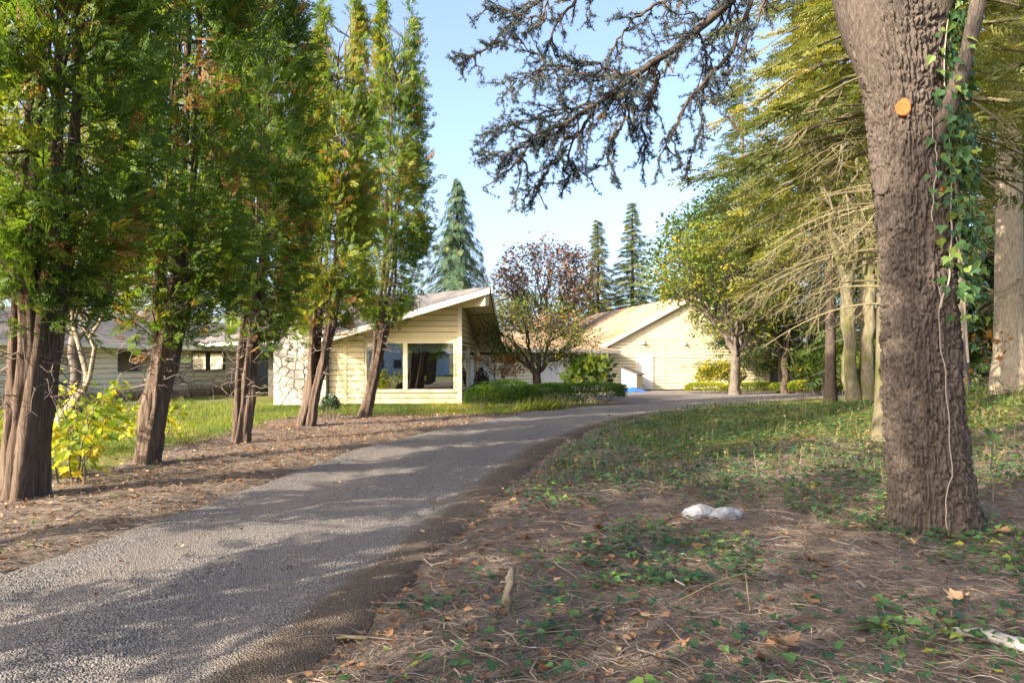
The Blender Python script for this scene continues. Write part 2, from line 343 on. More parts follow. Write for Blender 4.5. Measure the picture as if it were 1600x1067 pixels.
# ground and drive
g = G('ground_soil')
gm = g.attr('grass'); nz = g.noise(3.0, 8, 0.7); nf = g.noise(38, 6, 0.75); nm = g.noise(0.55, 4)
soil = g.ramp(nf, [(0.28, (0.06, 0.045, 0.035)), (0.5, (0.165, 0.128, 0.10)), (0.72, (0.33, 0.27, 0.22))])
soil = g.mix(g.ramp(nz, [(0.35, (0, 0, 0)), (0.7, (1, 1, 1))]), soil, g.ramp(nf, [(0.3, (0.075, 0.062, 0.054)), (0.7, (0.25, 0.21, 0.18))]))
turf = g.ramp(nf, [(0.25, (0.05, 0.065, 0.018)), (0.5, (0.10, 0.13, 0.03)), (0.75, (0.20, 0.20, 0.05))])
turf = g.mix(g.ramp(nm, [(0.45, (0, 0, 0)), (0.65, (1, 1, 1))]), turf, g.ramp(nf, [(0.3, (0.14, 0.11, 0.045)), (0.7, (0.28, 0.23, 0.10))]))
M['ground'] = g.surf(g.pbr(g.mix(g.ramp(g.math('ADD', gm, g.math('MULTIPLY', g.math('SUBTRACT', nz, 0.5), 0.7)), [(0.4, (0, 0, 0)), (0.6, (1, 1, 1))]), soil, turf), 0.95, g.bump(nf, 0.9, 0.03), 0.08))
g = G('gravel_drive')
dm = g.attr('dirt'); v1 = g.n("ShaderNodeTexVoronoi", {"Vector": g.coord(), "Scale": 85.0}); nf = g.noise(26, 7, 0.75); nz = g.noise(0.8, 5, 0.6)
st = g.ramp(v1.outputs["Color"], [(0.1, (0.10, 0.092, 0.088)), (0.55, (0.23, 0.212, 0.203)), (0.95, (0.42, 0.395, 0.378))])
fines = g.ramp(nf, [(0.3, (0.17, 0.148, 0.138)), (0.7, (0.35, 0.315, 0.29))])
tk = g.attr('track'); c = g.mix(g.ramp(g.math('ADD', g.math('MULTIPLY', tk, 0.75), g.math('MULTIPLY', nz, 0.55)), [(0.38, (0, 0, 0)), (0.70, (1, 1, 1))]), st, fines)
dirt = g.ramp(nf, [(0.25, (0.07, 0.054, 0.043)), (0.75, (0.23, 0.18, 0.14))])
c = g.mix(g.ramp(g.math('ADD', dm, g.math('MULTIPLY', g.math('SUBTRACT', g.noise(2.2, 6, 0.65), 0.5), 0.9)), [(0.35, (0, 0, 0)), (0.75, (1, 1, 1))]), c, dirt)
hh = g.math('ADD', g.math('MULTIPLY', v1.outputs["Distance"], -1.2), nf)
M['drive'] = g.surf(g.pbr(c, 0.92, g.bump(hh, 1.0, 0.03), 0.12))
M['gravel'] = leaf_mat('gravel_stone', [(0.0, (0.08, 0.074, 0.072)), (0.6, (0.165, 0.152, 0.146)), (1, (0.29, 0.275, 0.265))], 0.0, 0.85, 0.2)
# ------------------------------------------------------------------ terrain and drive
ROAD = np.array([(-5.2, -14), (-4.6, -7), (-4.15, 0), (-3.92, 3), (-3.8, 5.07), (-3.62, 5.95), (-3.45, 7.36), (-3.2, 9.03), (-2.84, 12.6), (-1.57, 16.7), (0.62, 22.2),
                 (4.0, 26.5), (5.2, 28.4), (4.3, 30.4), (2.4, 32.6), (2.8, 36.0), (5.6, 38.6), (7.0, 39.6), (10, 40.4), (14.5, 40.0), (19, 38.0), (22, 34), (13.3, 31.4),
                 (7.2, 25.5), (3.9, 20.8), (2.14, 17.6), (0.6, 12.9), (-0.3, 8.05), (-0.61, 6.5), (-1.0, 4.47), (-1.22, 3.42), (-1.6, 0), (-2.0, -7), (-2.6, -14)], float)
def road_sd(x, y):
    """signed distance to the drive's outline, negative inside"""
    x = np.asarray(x, float); y = np.asarray(y, float); d = np.full(x.shape, 1e9); ins = np.zeros(x.shape, bool)
    for (ax, ay), (bx, by) in zip(ROAD, np.roll(ROAD, -1, 0)):
        ex, ey = bx - ax, by - ay; t = np.clip(((x - ax) * ex + (y - ay) * ey) / (ex * ex + ey * ey), 0, 1)
        d = np.minimum(d, np.hypot(x - ax - t * ex, y - ay - t * ey))
        c = ((ay > y) != (by > y)) & (x < (bx - ax) * (y - ay) / (by - ay + 1e-12) + ax); ins ^= c
    return np.where(ins, -d, d)
def mound(x, y):
    return 1.0 * np.exp(-((x - 13) / 4.6) ** 2 - ((y - 15) / 6.6) ** 2)
def relief(x, y):
    near = np.exp(-((y - 6) / 14.0) ** 2) * 0.7 + 0.3
    return (fbm(x * 0.5, y * 0.5, 0, 5, 3) - 0.44) * 0.16 + (fbm(x * 3.1, y * 3.1, 0, 9, 3) - 0.44) * 0.09 * near
def gz(x, y, sd=None):
    x = np.asarray(x, float); y = np.asarray(y, float)
    if sd is None: sd = road_sd(x, y)
    f = sstep(0.35, -0.15, sd + (vn(x * 2.2, y * 2.2, 0, 3) - 0.5) * 0.5)
    bank = 0.03 * np.exp(-((sd - 0.5) / 0.5) ** 2)
    g = mound(x, y) + (relief(x, y) + bank) * sstep(-0.1, 0.9, sd)
    return g - 0.055 * f
def rz_(x, y, sd):
    rut = 0.018 * np.cos(np.clip(-sd, 0, 1.5) * 4.2)
    return 0.006 + rut + (fbm(x * 1.3, y * 1.3, 0, 21, 3) - 0.44) * 0.05 - 0.07 * sstep(-0.02, 0.30, sd)
def axis(a, b, step, lo, hi, gr=1.16):
    c = list(np.arange(a, b + 1e-6, step)); s = step; p = c[-1]
    while p < hi: s *= gr; p += s; c.append(p)
    s = step; p = c[0]
    while p > lo: s *= gr; p -= s; c.insert(0, p)
    return np.array(c)
def sheet(xs, ys, zf, keep=None):
    X, Y = np.meshgrid(xs, ys); Z = zf(X, Y); nx = len(xs); ny = len(ys)
    i = (np.arange(ny - 1)[:, None] * nx + np.arange(nx - 1)[None]).ravel()
    q = np.stack([i, i + 1, i + nx + 1, i + nx], -1)
    if keep is not None:
        k = keep(X, Y).ravel(); q = q[k[q].any(1)]
    return X, Y, Z, q
xs = axis(-7.5, 9.5, 0.085, -420, 420); ys = axis(1.5, 15, 0.085, -160, 700)
X, Y, Z, q = sheet(xs, ys, lambda a, b: gz(a, b))
mb = MB(); mb.add(np.stack([X, Y, Z], -1).reshape(-1, 3), q)
me = mb.mesh("ground", M['ground'], True)
SD = road_sd(X, Y)
lawn = sstep(-6.4, -7.4, X + 0.08 * (Y - 10) * 0 + (fbm(X, Y, 0, 31, 3) - .5) * 1.6) * sstep(3, 5, Y)
lawn = np.maximum(lawn, sstep(20.5, 23, Y + (fbm(X * .8, Y * .8, 0, 33) - .5) * 3) * (X < 1.5))
lawn = np.maximum(lawn, sstep(10, 15, Y + (fbm(X * .6, Y * .6, 0, 35) - .5) * 6) * (X > 2.5))
lawn = np.maximum(lawn, (Y < -14) * 1.0)
lawn = np.maximum(lawn, sstep(8, 11, X) * 0.6)
lawn = lawn * sstep(0.1, 1.3, SD)
at = me.attributes.new("grass", 'FLOAT', 'POINT'); at.data.foreach_set("value", lawn.astype(np.float32).ravel())
tag(link("ground", me), kind="structure")
xs = axis(-5, 3, 0.07, -6, 23, 1.05); ys = axis(1.8, 14, 0.07, -14, 41, 1.05)
X, Y, Z, q = sheet(xs, ys, lambda a, b: rz_(a, b, road_sd(a, b)), lambda a, b: road_sd(a, b) < 0.25)
mb = MB(); mb.add(np.stack([X, Y, Z], -1).reshape(-1, 3), q)
me = mb.mesh("driveway", M['drive'], True)
SD = road_sd(X, Y)
# bare soil tracked onto the drive along its right-hand edge and, thinner, along the left
rightside = np.interp(Y, [-14, 3.4, 6.5, 12.9, 20.8, 30], [-2.2, -1.2, -0.6, 0.6, 3.9, 12]) - X
dirt = np.clip(1.0 - rightside / 0.9, 0, 1) * (Y < 24) * 0.8 + np.clip(1 + SD / 0.35, 0, 1) * 0.5
lx = X - np.interp(Y, [-14, 0, 5.07, 9.03, 12.6, 16.7, 22.2], [-5.2, -4.15, -3.8, -3.2, -2.84, -1.57, .62]) + (fbm(X * .7, Y * .4, 0, 15, 2) - .4) * .5
trk = np.clip(np.exp(-((lx - .72) / .30) ** 2) + np.exp(-((lx - 2.0) / .32) ** 2), 0, 1)
at = me.attributes.new("track", 'FLOAT', 'POINT'); at.data.foreach_set("value", trk.astype(np.float32).ravel())
at = me.attributes.new("dirt", 'FLOAT', 'POINT'); at.data.foreach_set("value", np.clip(dirt, 0, 1).astype(np.float32).ravel())
tag(link("driveway", me), kind="structure")

# ------------------------------------------------------------------ the main house
HC = np.array([-2.0, 26.3]); PEAK = np.array([-0.83, 25.3, 4.42])
RD = np.array([-1.0, 1.0]); LD = np.array([-1.0, 0.0]); BD = np.array([0.054, 0.9985])
def roofz(x, y):
    x = np.asarray(x, float); y = np.asarray(y, float); dx = x - PEAK[0]; dy = y - PEAK[1]
    sl_ = -dx - dy                                      # left plane: p = a*RD + s*LD
    sr = (dx + dy) / (BD[0] + BD[1])
    return PEAK[2] - 0.3 * np.maximum(np.maximum(sl_, 0), np.maximum(sr, 0))
house = thing('ranch_house', 'cream wooden house with prow gable and big picture windows', 'house', (-4.5, 28, 0))
rng = np.random.default_rng(11)
def board_run(wall, p0, p1, z0, z1, zt0, zt1, nrm_, mat, bh=0.22, name='siding_board', lap=0.03, joint=None):
    """lap boards between plan points p0, p1 from z0 up to z1, cut under a straight top line zt0..zt1"""
    p0 = np.array(p0, float); p1 = np.array(p1, float); nn = np.array([nrm_[0], nrm_[1], 0.0])
    z = z0
    while z < z1 - 0.03:
        zt = min(z + bh - 0.016, z1)
        poly = []
        def top(u): return zt0 + (zt1 - zt0) * u
        us = [0.0, 1.0]
        if abs(zt1 - zt0) > 1e-6:
            for zz in (z, zt):
                u = (zz - zt0) / (zt1 - zt0)
                if 0 < u < 1: us.append(u)
        us = sorted(us); lo = []; hi = []
        for u in us:
            h = min(zt, top(u))
            if h >= z - 1e-6: lo.append((u, z)); hi.append((u, h))
        if len(lo) >= 2 and max(h[1] - z for h in hi) > 0.02:
            pts = lo + hi[::-1]
            if abs(hi[0][1] - z) < 1e-4: pts = lo + hi[:0:-1]
            if abs(hi[-1][1] - z) < 1e-4: pts = lo + hi[-2::-1]
            m = MB(); v = []
            jit = rng.normal(0, 0.002)
            for (u, zz) in pts:
                xy = p0 + (p1 - p0) * u
                out = lap * (1 - (zz - z) / bh) + 0.016 + jit
                v.append([xy[0] + nn[0] * out, xy[1] + nn[1] * out, zz - 0.004 + (0.006 if zz == z else 0)])
            v = np.array(v); n = len(v); b = v.copy(); b[:, :2] -= nn[:2] * 0.03 ; b[:, :2] = b[:, :2]
            inner = np.array([[*(p0 + (p1 - p0) * u), zz] for (u, zz) in pts]); inner[:, :2] -= nn[:2] * 0.012; inner[:, 2] = v[:, 2]
            q = [[i, (i + 1) % n, n + (i + 1) % n, n + i] for i in range(n)]
            t = [[0, i, i + 1] for i in range(1, n - 1)]
            m.add(np.concatenate([v, inner]), q, t, rng.random())
            m.build(name, mat, wall)
        z += bh
def wall_panel(house_, pts, mat, name='wall', th=0.10, nrm_=(0, -1)):
    """flat backing wall: polygon of (x, y, z) points, th thick away from its outer face"""
    m = MB(); prism(m, pts, (-nrm_[0] * th, -nrm_[1] * th, 0)); return m.build(name, mat, house_)
# front wall (faces the camera)
XA = -7.05
zA0 = float(roofz(XA, 26.3)) - 0.2; zA1 = float(roofz(-2.0, 26.3)) - 0.24
wz0, wz1 = 0.55, 2.44
wl, wr = -5.66, -2.19
wallA = MB()
for (x0, x1, z0, z1a, z1b) in ((XA, wl, 0.0, zA0 + 0 * wl, zA0 + (zA1 - zA0) * (wl - XA) / (-2 - XA)), (wr, -2.0, 0.0, zA1 - 0.06, zA1),
                               (wl, wr, 0.0, wz0, wz0)):
    prism(wallA, [(x0, 26.3, z0), (x1, 26.3, z0), (x1, 26.3, z1b), (x0, 26.3, z1a)], (0, 0.1, 0))
prism(wallA, [(wl, 26.3, wz1), (wr, 26.3, wz1), (wr, 26.3, zA1 - 0.07), (wl, 26.3, zA0 + (zA1 - zA0) * (wl - XA) / (-2 - XA))], (0, 0.1, 0))
fw = wallA.build('front_wall', M['dark_backing'], house)
N_A = (0, -1)
slope = (zA1 - zA0) / (-2 - XA)
def topA(x): return zA0 + slope * (x - XA)
board_run(fw, (XA, 26.3), (-6.46, 26.3), 0.06, 4.5, topA(XA), topA(-6.46), N_A, M['cream_peel'])
board_run(fw, (-6.36, 26.3), (wl - 0.02, 26.3), 0.06, 4.5, topA(-6.36), topA(wl), N_A, M['cream_peel'])
board_run(fw, (wl + 0.0, 26.3), (wr, 26.3), 0.06, wz0 - 0.02, 9, 9, N_A, M['cream'])
board_run(fw, (wl, 26.3), (-2.09, 26.3), wz1 + 0.16, 4.6, topA(wl), topA(-2.09), N_A, M['cream'])
board_run(fw, (wr + 0.01, 26.3), (-2.09, 26.3), 0.06, wz1 + 0.14, 9, 9, N_A, M['cream'])
m = MB(); box(m, wl - 0.02, -2.09, 26.255, 26.3, wz1 + 0.0, wz1 + 0.155); m.build('window_head', M['cream'], house)
m = MB(); box(m, -6.46, -6.36, 26.25, 26.33, 0.03, topA(-6.4) - 0.02); m.build('corner_board', M['cream_peel'], house)
m = MB(); box(m, -2.09, -1.93, 26.23, 26.38, 0.03, zA1 + 0.05); m.build('corner_post', M['cream_pale'], house)
def window(par, p0, p1, z0, z1, nn, mull=(), fm='cream_pale', fw_=0.06, dep=0.09, valance=True, off=0.0):
    """frame with stiles, panes between them, and a valance inside"""
    p0 = np.array(p0, float); p1 = np.array(p1, float); L = np.linalg.norm(p1 - p0); t = (p1 - p0) / L; nn = np.array(nn, float)
    e = MB()
    def bar(u0, u1, za, zb, d0, d1, mbx):
        a = p0 + t * u0; b = p0 + t * u1
        v = [(*(a + nn * d0), za), (*(b + nn * d0), za), (*(b + nn * d0), zb), (*(a + nn * d0), zb)]
        prism(mbx, v, (*(nn * (d1 - d0)), 0))
    bar(0, L, z0, z0 + fw_, 0.035, -dep, e); bar(0, L, z1 - fw_, z1, 0.035, -dep, e)
    bar(0, fw_, z0 + fw_, z1 - fw_, 0.035, -dep, e); bar(L - fw_, L, z0 + fw_, z1 - fw_, 0.035, -dep, e)
    fr = e.build('window', M[fm], par)
    for u in mull:
        m = MB(); bar(u - 0.085, u + 0.085, z0 + fw_, z1 - fw_, 0.04, -dep, m); m.build('mullion', M[fm], fr)
    us = [fw_] + sum([[u - 0.085, u + 0.085] for u in mull], []) + [L - fw_]
    for a, b in zip(us[::2], us[1::2]):
        m = MB(); bar(a, b, z0 + fw_, z1 - fw_, -0.035, -0.043, m); m.build('pane', M['glass'], fr)
        if valance:
            m = MB(); k = 40; uu = np.linspace(a, b, k); dd = -0.25 + 0.03 * np.sin(uu * 26) + 0.01 * np.sin(uu * 61)
            zb = z1 - 0.40 + 0.035 * np.sin(uu * 9.0)
            A = np.array([[*(p0 + t * u + nn * d), z1 + 0.05] for u, d in zip(uu, dd)]); B = np.array([[*(p0 + t * u + nn * d), z] for u, d, z in zip(uu, dd, zb)])
            q = [[i, i + 1, k + i + 1, k + i] for i in range(k - 1)]
            m.add(np.concatenate([A, B]), q); m.build('valance', M['fabric'], fr, True)
    return fr
window(house, (wl, 26.3), (wr, 26.3), wz0, wz1, N_A, (1.55,), fm='cream_pale')
m = MB(); box(m, wl - 0.05, wr + 0.03, 26.21, 26.27, wz0 - 0.05, wz0 - 0.005); m.build('window_sill', M['cream_pale'], house)
# side wall, going away from the corner
B1 = HC + BD * 7.4; N_B = (BD[1], -BD[0])
def ub(s): return HC + BD * s
zB = lambda s: float(roofz(*ub(s))) - 0.22
m = MB()
for (s0, s1, z0, za, zb) in ((0, 7.4, 0, wz0, wz0), (0, 0.35, wz0, zB(0), zB(.35)), (5.9, 7.4, wz0, zB(5.9), zB(7.4))):
    prism(m, [(*ub(s0), z0), (*ub(s1), z0), (*ub(s1), zb), (*ub(s0), za)], (-0.1, 0, 0))
def wz1B(s): return 2.44
prism(m, [(*ub(.35), 2.3), (*ub(5.9), 2.3), (*ub(5.9), max(2.32, zB(5.9))), (*ub(.35), zB(.35))], (-0.1, 0, 0))
sw = m.build('side_wall', M['dark_backing'], house)
board_run(sw, ub(0.08), ub(7.4), 0.06, wz0 - 0.02, 9, 9, N_B, M['cream'])
board_run(sw, ub(0.08), ub(7.4), 2.46, 4.6, zB(0.08), zB(7.4), N_B, M['cream'])
window(house, ub(0.35), ub(5.9), wz0, 2.4, N_B, (2.6,), fm='cream_pale', fw_=0.08)
m = MB(); a = ub(5.95); b = ub(7.4)
prism(m, [(*a, 0.02), (*b, 0.02), (*b, zB(7.4)), (*a, zB(5.95))], (0.035, 0, 0)); m.build('corner_board', M['cream_pale'], house)
# inside: back walls, floor, so that the windows look into a room
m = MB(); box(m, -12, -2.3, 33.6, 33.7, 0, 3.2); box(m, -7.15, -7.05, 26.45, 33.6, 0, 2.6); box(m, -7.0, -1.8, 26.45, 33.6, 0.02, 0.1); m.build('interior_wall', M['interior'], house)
# roof slabs
def slab(par, name, pts, th, mat):
    m = MB(); prism(m, pts, (0, 0, -th)); return m.build(name, mat, par)
LE = PEAK + np.array([-6.02, 0, -0.3 * 6.02]); RE = PEAK + np.array([BD[0] * 7.1, BD[1] * 7.1, -0.3 * 7.1]); back = np.array([-10.0, 10.0, 0.0])
up = np.array([0, 0, 0.03])
rl = slab(house, 'roof', [PEAK + up, LE + up, LE + back + up, PEAK + back + up], 0.05, M['shingle'])
rr_ = slab(house, 'roof', [RE + up, PEAK + up, PEAK + back + up, RE + back + up], 0.05, M['shingle'])
slab(rl, 'soffit', [PEAK + np.array([-.06, .04, -.03]), LE + np.array([.02, .04, -.03]), LE + back - np.array([0, 0, .03]), PEAK + back - np.array([0, 0, .03])], 0.07, M['soffit'])
slab(rr_, 'soffit', [RE + np.array([-.04, -.03, -.03]), PEAK + np.array([-.04, .06, -.03]), PEAK + back - np.array([0, 0, .03]), RE + back - np.array([0, 0, .03])], 0.07, M['soffit'])
def fascia(par, a, b, h, th, mat, name='fascia', drop=0.0):
    a = np.array(a, float); b = np.array(b, float); d = nrm((b - a) * np.array([1, 1, 0])); n = np.array([d[1], -d[0], 0]) * th
    m = MB(); prism(m, [a - [0, 0, drop], b - [0, 0, drop], b - [0, 0, h + drop], a - [0, 0, h + drop]], n); return m.build(name, mat, par)
fascia(rl, LE + [0, 0, -0.02], PEAK + [0.0, 0, -0.02], 0.21, 0.05, M['white'])
fascia(rr_, PEAK + [0.052, 0, -0.02], RE + [0, 0, -0.02], 0.21, 0.05, M['white'])
fascia(rl, LE + back + [0, 0, -.02], LE + [0, 0, -.02], 0.16, 0.04, M['white'])
# battens in the soffit of the right-hand overhang
for k in (2.3, 4.6):
    a = PEAK + np.array([BD[0] * k, BD[1] * k, -0.3 * k]) + [-.12, .1, -.10]; b = a + back * 0.09
    m = MB(); prism(m, [a, b, b - [0, 0, .03], a - [0, 0, .03]], (0.03, 0.03, 0)); m.build('soffit_batten', M['frame_dark'], rr_)
# projecting ridge beam
a = np.array([-0.93, 25.4, 0]); d = np.array([-1, 1, 0.0]) / math.sqrt(2); n = np.array([0.5, 0.5, 0]) * 0.14
m = MB(); zt = PEAK[2] - 0.15
prism(m, [a - n + [0, 0, zt], a + n + [0, 0, zt], a + n + [0, 0, zt - .52], a - n + [0, 0, zt - .52]], d * 2.4); m.build('ridge_beam', M['cream_pale'], house)
# stone chimney breast: separate stones in mortar
ch = MB(); box(ch, -9.1, -7.08, 26.06, 27.3, 0, 3.45); chim = ch.build('stone_chimney', M['mortar'], house)
def clip_poly(poly, a, b):
    """keep the side of the bisector nearer a"""
    mid = (a + b) / 2; n = b - a; out = []
    for i in range(len(poly)):
        p, q_ = poly[i], poly[(i + 1) % len(poly)]; dp = np.dot(p - mid, n); dq = np.dot(q_ - mid, n)
        if dp <= 0: out.append(p)
        if dp * dq < 0: out.append(p + (q_ - p) * dp / (dp - dq))
    return out
r2 = np.random.default_rng(5); sites = []
for i in range(7):
    for j in range(11): sites.append((-9.1 + 2.02 * (i + 0.5 + r2.uniform(-.42, .42)) / 7, 3.45 * (j + .5 + r2.uniform(-.42, .42)) / 11))
sites = np.array(sites)
for k, s_ in enumerate(sites):
    poly = [np.array(c, float) for c in ((-9.1, 0), (-7.08, 0), (-7.08, 3.45), (-9.1, 3.45))]
    for j, t_ in enumerate(sites):
        if j != k and np.linalg.norm(t_ - s_) < 1.3: poly = clip_poly(poly, s_, t_)
    c = np.mean(poly, 0); poly = [c + (p - c) * 0.955 for p in poly]
    pr = 0.03 + r2.uniform(0, .03)
    front = [c + (p - c) * 0.92 for p in poly]; n = len(poly); m = MB()
    v = [[p[0], 26.06, p[1]] for p in poly] + [[p[0], 26.06 - pr, p[1]] for p in front] + [[c[0], 26.06 - pr * 1.1, c[1]]]
    m.add(v, [[i, (i + 1) % n, n + (i + 1) % n, n + i] for i in range(n)], [[2 * n, n + i, n + (i + 1) % n] for i in range(n)], r2.random())
    m.build('stone', M['stone'], chim)

# ------------------------------------------------------------------ bedroom wing to the left
wing = thing('house_wing', 'long low cream wing with grey shingle roof behind the conifer row', 'house wing', (-18.5, 26.7, 0))
WO = np.array([-18.5, 26.7]); WD = np.array([0.342, 0.940]); WN = np.array([0.940, -0.342])
def wp(s, off=0.0): return WO + WD * s + WN * off
S0, S1, WE = -5.0, 15.5, 2.50
holes = [(3.45, 5.35, 1.25, 2.2), (7.6, 9.85, 1.25, 2.2), (12.15, 13.35, 0.0, 2.1)]
m = MB(); cur = S0
def wseg(mbx, s0, s1, z0, z1): prism(mbx, [(*wp(s0), z0), (*wp(s1), z0), (*wp(s1), z1), (*wp(s0), z1)], (*(-WN * 0.1), 0))
for (s0, s1, z0, z1) in holes:
    wseg(m, cur, s0, 0, WE)
    if z0 > 0: wseg(m, s0, s1, 0, z0)
    wseg(m, s0, s1, z1, WE); cur = s1
wseg(m, cur, S1, 0, WE)
ww = m.build('long_wall', M['dark_backing'], wing)
cur = S0
for (s0, s1, z0, z1) in holes:
    board_run(ww, wp(cur), wp(s0), 0.08, WE - .02, 9, 9, WN, M['cream_grey'])
    if z0 > 0: board_run(ww, wp(s0), wp(s1), 0.08, z0 - .02, 9, 9, WN, M['cream_grey'])
    board_run(ww, wp(s0), wp(s1), z1 + .03, WE - .02, 9, 9, WN, M['cream_grey']); cur = s1
board_run(ww, wp(cur), wp(S1), 0.08, WE - .02, 9, 9, WN, M['cream_grey'])
for (s0, s1, z0, z1) in holes[:2]:
    window(wing, wp(s0), wp(s1), z0, z1, WN, ((s1 - s0) / 2,), 'frame_dark', 0.05, 0.08, False)
    m = MB(); a = wp(s0 + .1, -.3); b = wp((s0 + s1) / 2, -.3); prism(m, [(*a, z0), (*b, z0), (*b, z1), (*a, z1)], (*(-WN * .03), 0)); m.build('blind', M['fabric'], wing)
m = MB(); prism(m, [(*wp(12.15, .0), .03), (*wp(13.35, .0), .03), (*wp(13.35, .0), 2.08), (*wp(12.15, .0), 2.08)], (*(-WN * .05), 0)); dr = m.build('door', M['grey_door'], wing)
m = MB(); prism(m, [(*wp(S0, -.15), 2.46), (*wp(S1, -.15), 2.46), (*wp(S1, -5.8), 2.46), (*wp(S0, -5.8), 2.46)], (0, 0, .03)); m.build('ceiling_panel', M['interior'], wing)
m = MB()
for (a, b) in ((12.10, 12.18), (13.30, 13.38)): prism(m, [(*wp(a, .04), .02), (*wp(b, .04), .02), (*wp(b, .04), 2.14), (*wp(a, .04), 2.14)], (*(-WN * .08), 0))
m.build('door_frame', M['frame_dark'], wing)
m = MB(); tube(m, [(*wp(13.2, .0), 1.0), (*wp(13.2, .07), 1.0)], .03, 8); m.build('handle', M['metal'], dr)
m = MB(); wseg_back = [(*wp(S0, -6), 0), (*wp(S1, -6), 0), (*wp(S1, -6), 2.98), (*wp(S0, -6), 2.98)]
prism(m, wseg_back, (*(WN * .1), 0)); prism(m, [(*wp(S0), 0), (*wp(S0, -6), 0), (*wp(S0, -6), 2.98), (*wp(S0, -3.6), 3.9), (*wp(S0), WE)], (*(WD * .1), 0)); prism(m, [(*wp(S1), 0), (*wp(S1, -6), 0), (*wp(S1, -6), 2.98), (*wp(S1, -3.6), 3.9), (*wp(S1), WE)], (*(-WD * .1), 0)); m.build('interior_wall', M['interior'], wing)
ov = 0.6; rs = 0.38
A0 = np.array([*wp(S0 - .5, ov), WE - ov * rs + .15]); A1 = np.array([*wp(S1 + 1.5, ov), WE - ov * rs + .15])
R0 = np.array([*wp(S0 - .5, -3.6), WE + 3.6 * rs + .15]); R1 = np.array([*wp(S1 + 1.5, -3.6), WE + 3.6 * rs + .15])
C0 = np.array([*wp(S0 - .5, -7.4), WE - .1]); C1 = np.array([*wp(S1 + 1.5, -7.4), WE - .1])
wr_ = slab(wing, 'roof', [A0, A1, R1, R0], .10, M['shingle']); slab(wing, 'roof', [R0, R1, C1, C0], .10, M['shingle'])
fascia(wr_, A0 + [0, 0, .02], A1 + [0, 0, .02], .18, .03, M['white'], 'gutter')
# raised shingle courses catch light along the eaves
for k in range(1, 14):
    f = k / 14.0; a = A0 + (R0 - A0) * f; b = A1 + (R1 - A1) * f; m = MB()
    prism(m, [a, b, b + [0, 0, .012], a + [0, 0, .012]], (R0 - A0) / 14 * .92); m.build('shingle_course', M['shingle'], wr_)
for k in range(1, 16):
    f = k / 16.0; u3 = np.array([0, 0, .03]); a = LE + u3 + (PEAK - LE) * f; b = a + back; m = MB()
    prism(m, [a + [0.0, .02, .0], b, b + [0, 0, .014], a + [0.0, .02, .014]], (PEAK - LE) / 16 * .9); m.build('shingle_course', M['shingle'], rl)

# ------------------------------------------------------------------ low connecting wing and the workshop with the tan roof
AO = np.array([-1.75, 35.0]); AE = np.array([5.75, 40.2]); AL = np.linalg.norm(AE - AO); AD = (AE - AO) / AL; AN = np.array([AD[1], -AD[0]])
def ap(s, off=0.0): return AO + AD * s + AN * off
annex = thing('breezeway_wing', 'low connecting wing with white doors between house and workshop', 'house wing', (2, 37.5, 0))
m = MB(); EZ = 2.25
prism(m, [(*ap(-1), 0), (*ap(AL), 0), (*ap(AL), EZ), (*ap(-1), EZ)], (*(-AN * .1), 0)); aw = m.build('wall', M['dark_backing'], annex)
for (s0, s1) in ((-1, .0), (1.05, 3.7), (5.8, AL - .06)): board_run(aw, ap(s0), ap(s1), .06, EZ - .02, 9, 9, AN, M['cream_grey'], .18)
def flat_panel(par, name, s0, s1, z0, z1, out, mat, th=.04):
    m = MB(); prism(m, [(*ap(s0, out), z0), (*ap(s1, out), z0), (*ap(s1, out), z1), (*ap(s0, out), z1)], (*(-AN * th), 0)); return m.build(name, mat, par)
d1 = flat_panel(annex, 'door', 0.05, 1.0, .05, 2.05, .045, M['door_white'])
for (a, b, c, d_) in ((.18, .48, .25, .95), (.58, .88, .25, .95), (.18, .48, 1.1, 1.85), (.58, .88, 1.1, 1.85)): flat_panel(d1, 'door_panel', a, b, c, d_, .058, M['door_white'], .012)
gd = flat_panel(annex, 'garage_door', 3.75, 5.75, .03, 2.05, .045, M['door_white'])
for k in range(4):
    for j in range(3): flat_panel(gd, 'door_panel', 3.8 + j * .65, 3.8 + j * .65 + .6, .06 + k * .5, .06 + k * .5 + .45, .06, M['door_white'], .014)
wnd = flat_panel(annex, 'window', 8.3, 8.75, 1.15, 1.95, .06, M['frame_dark']); flat_panel(wnd, 'pane', 8.35, 8.70, 1.2, 1.9, .065, M['glass'], .004)
a0 = np.array([*ap(-1.5, .7), EZ - .02]); a1 = np.array([*ap(AL + .25, .7), EZ - .02]); b0 = np.array([*ap(-1.5, -4), EZ + 1.15]); b1 = np.array([*ap(AL - 1.8, -4), EZ + 1.15])
ar = slab(annex, 'roof', [a0 + [0, 0, .14], a1 + [0, 0, .14], b1 + [0, 0, .14], b0 + [0, 0, .14]], .10, M['tan_roof'])
fascia(ar, a0 + [0, 0, .13], a1 + [0, 0, .13], .16, .03, M['white'], 'gutter')
fascia(ar, a1 + [0, 0, .13], b1 + [0, 0, .13], .16, .03, M['white'])
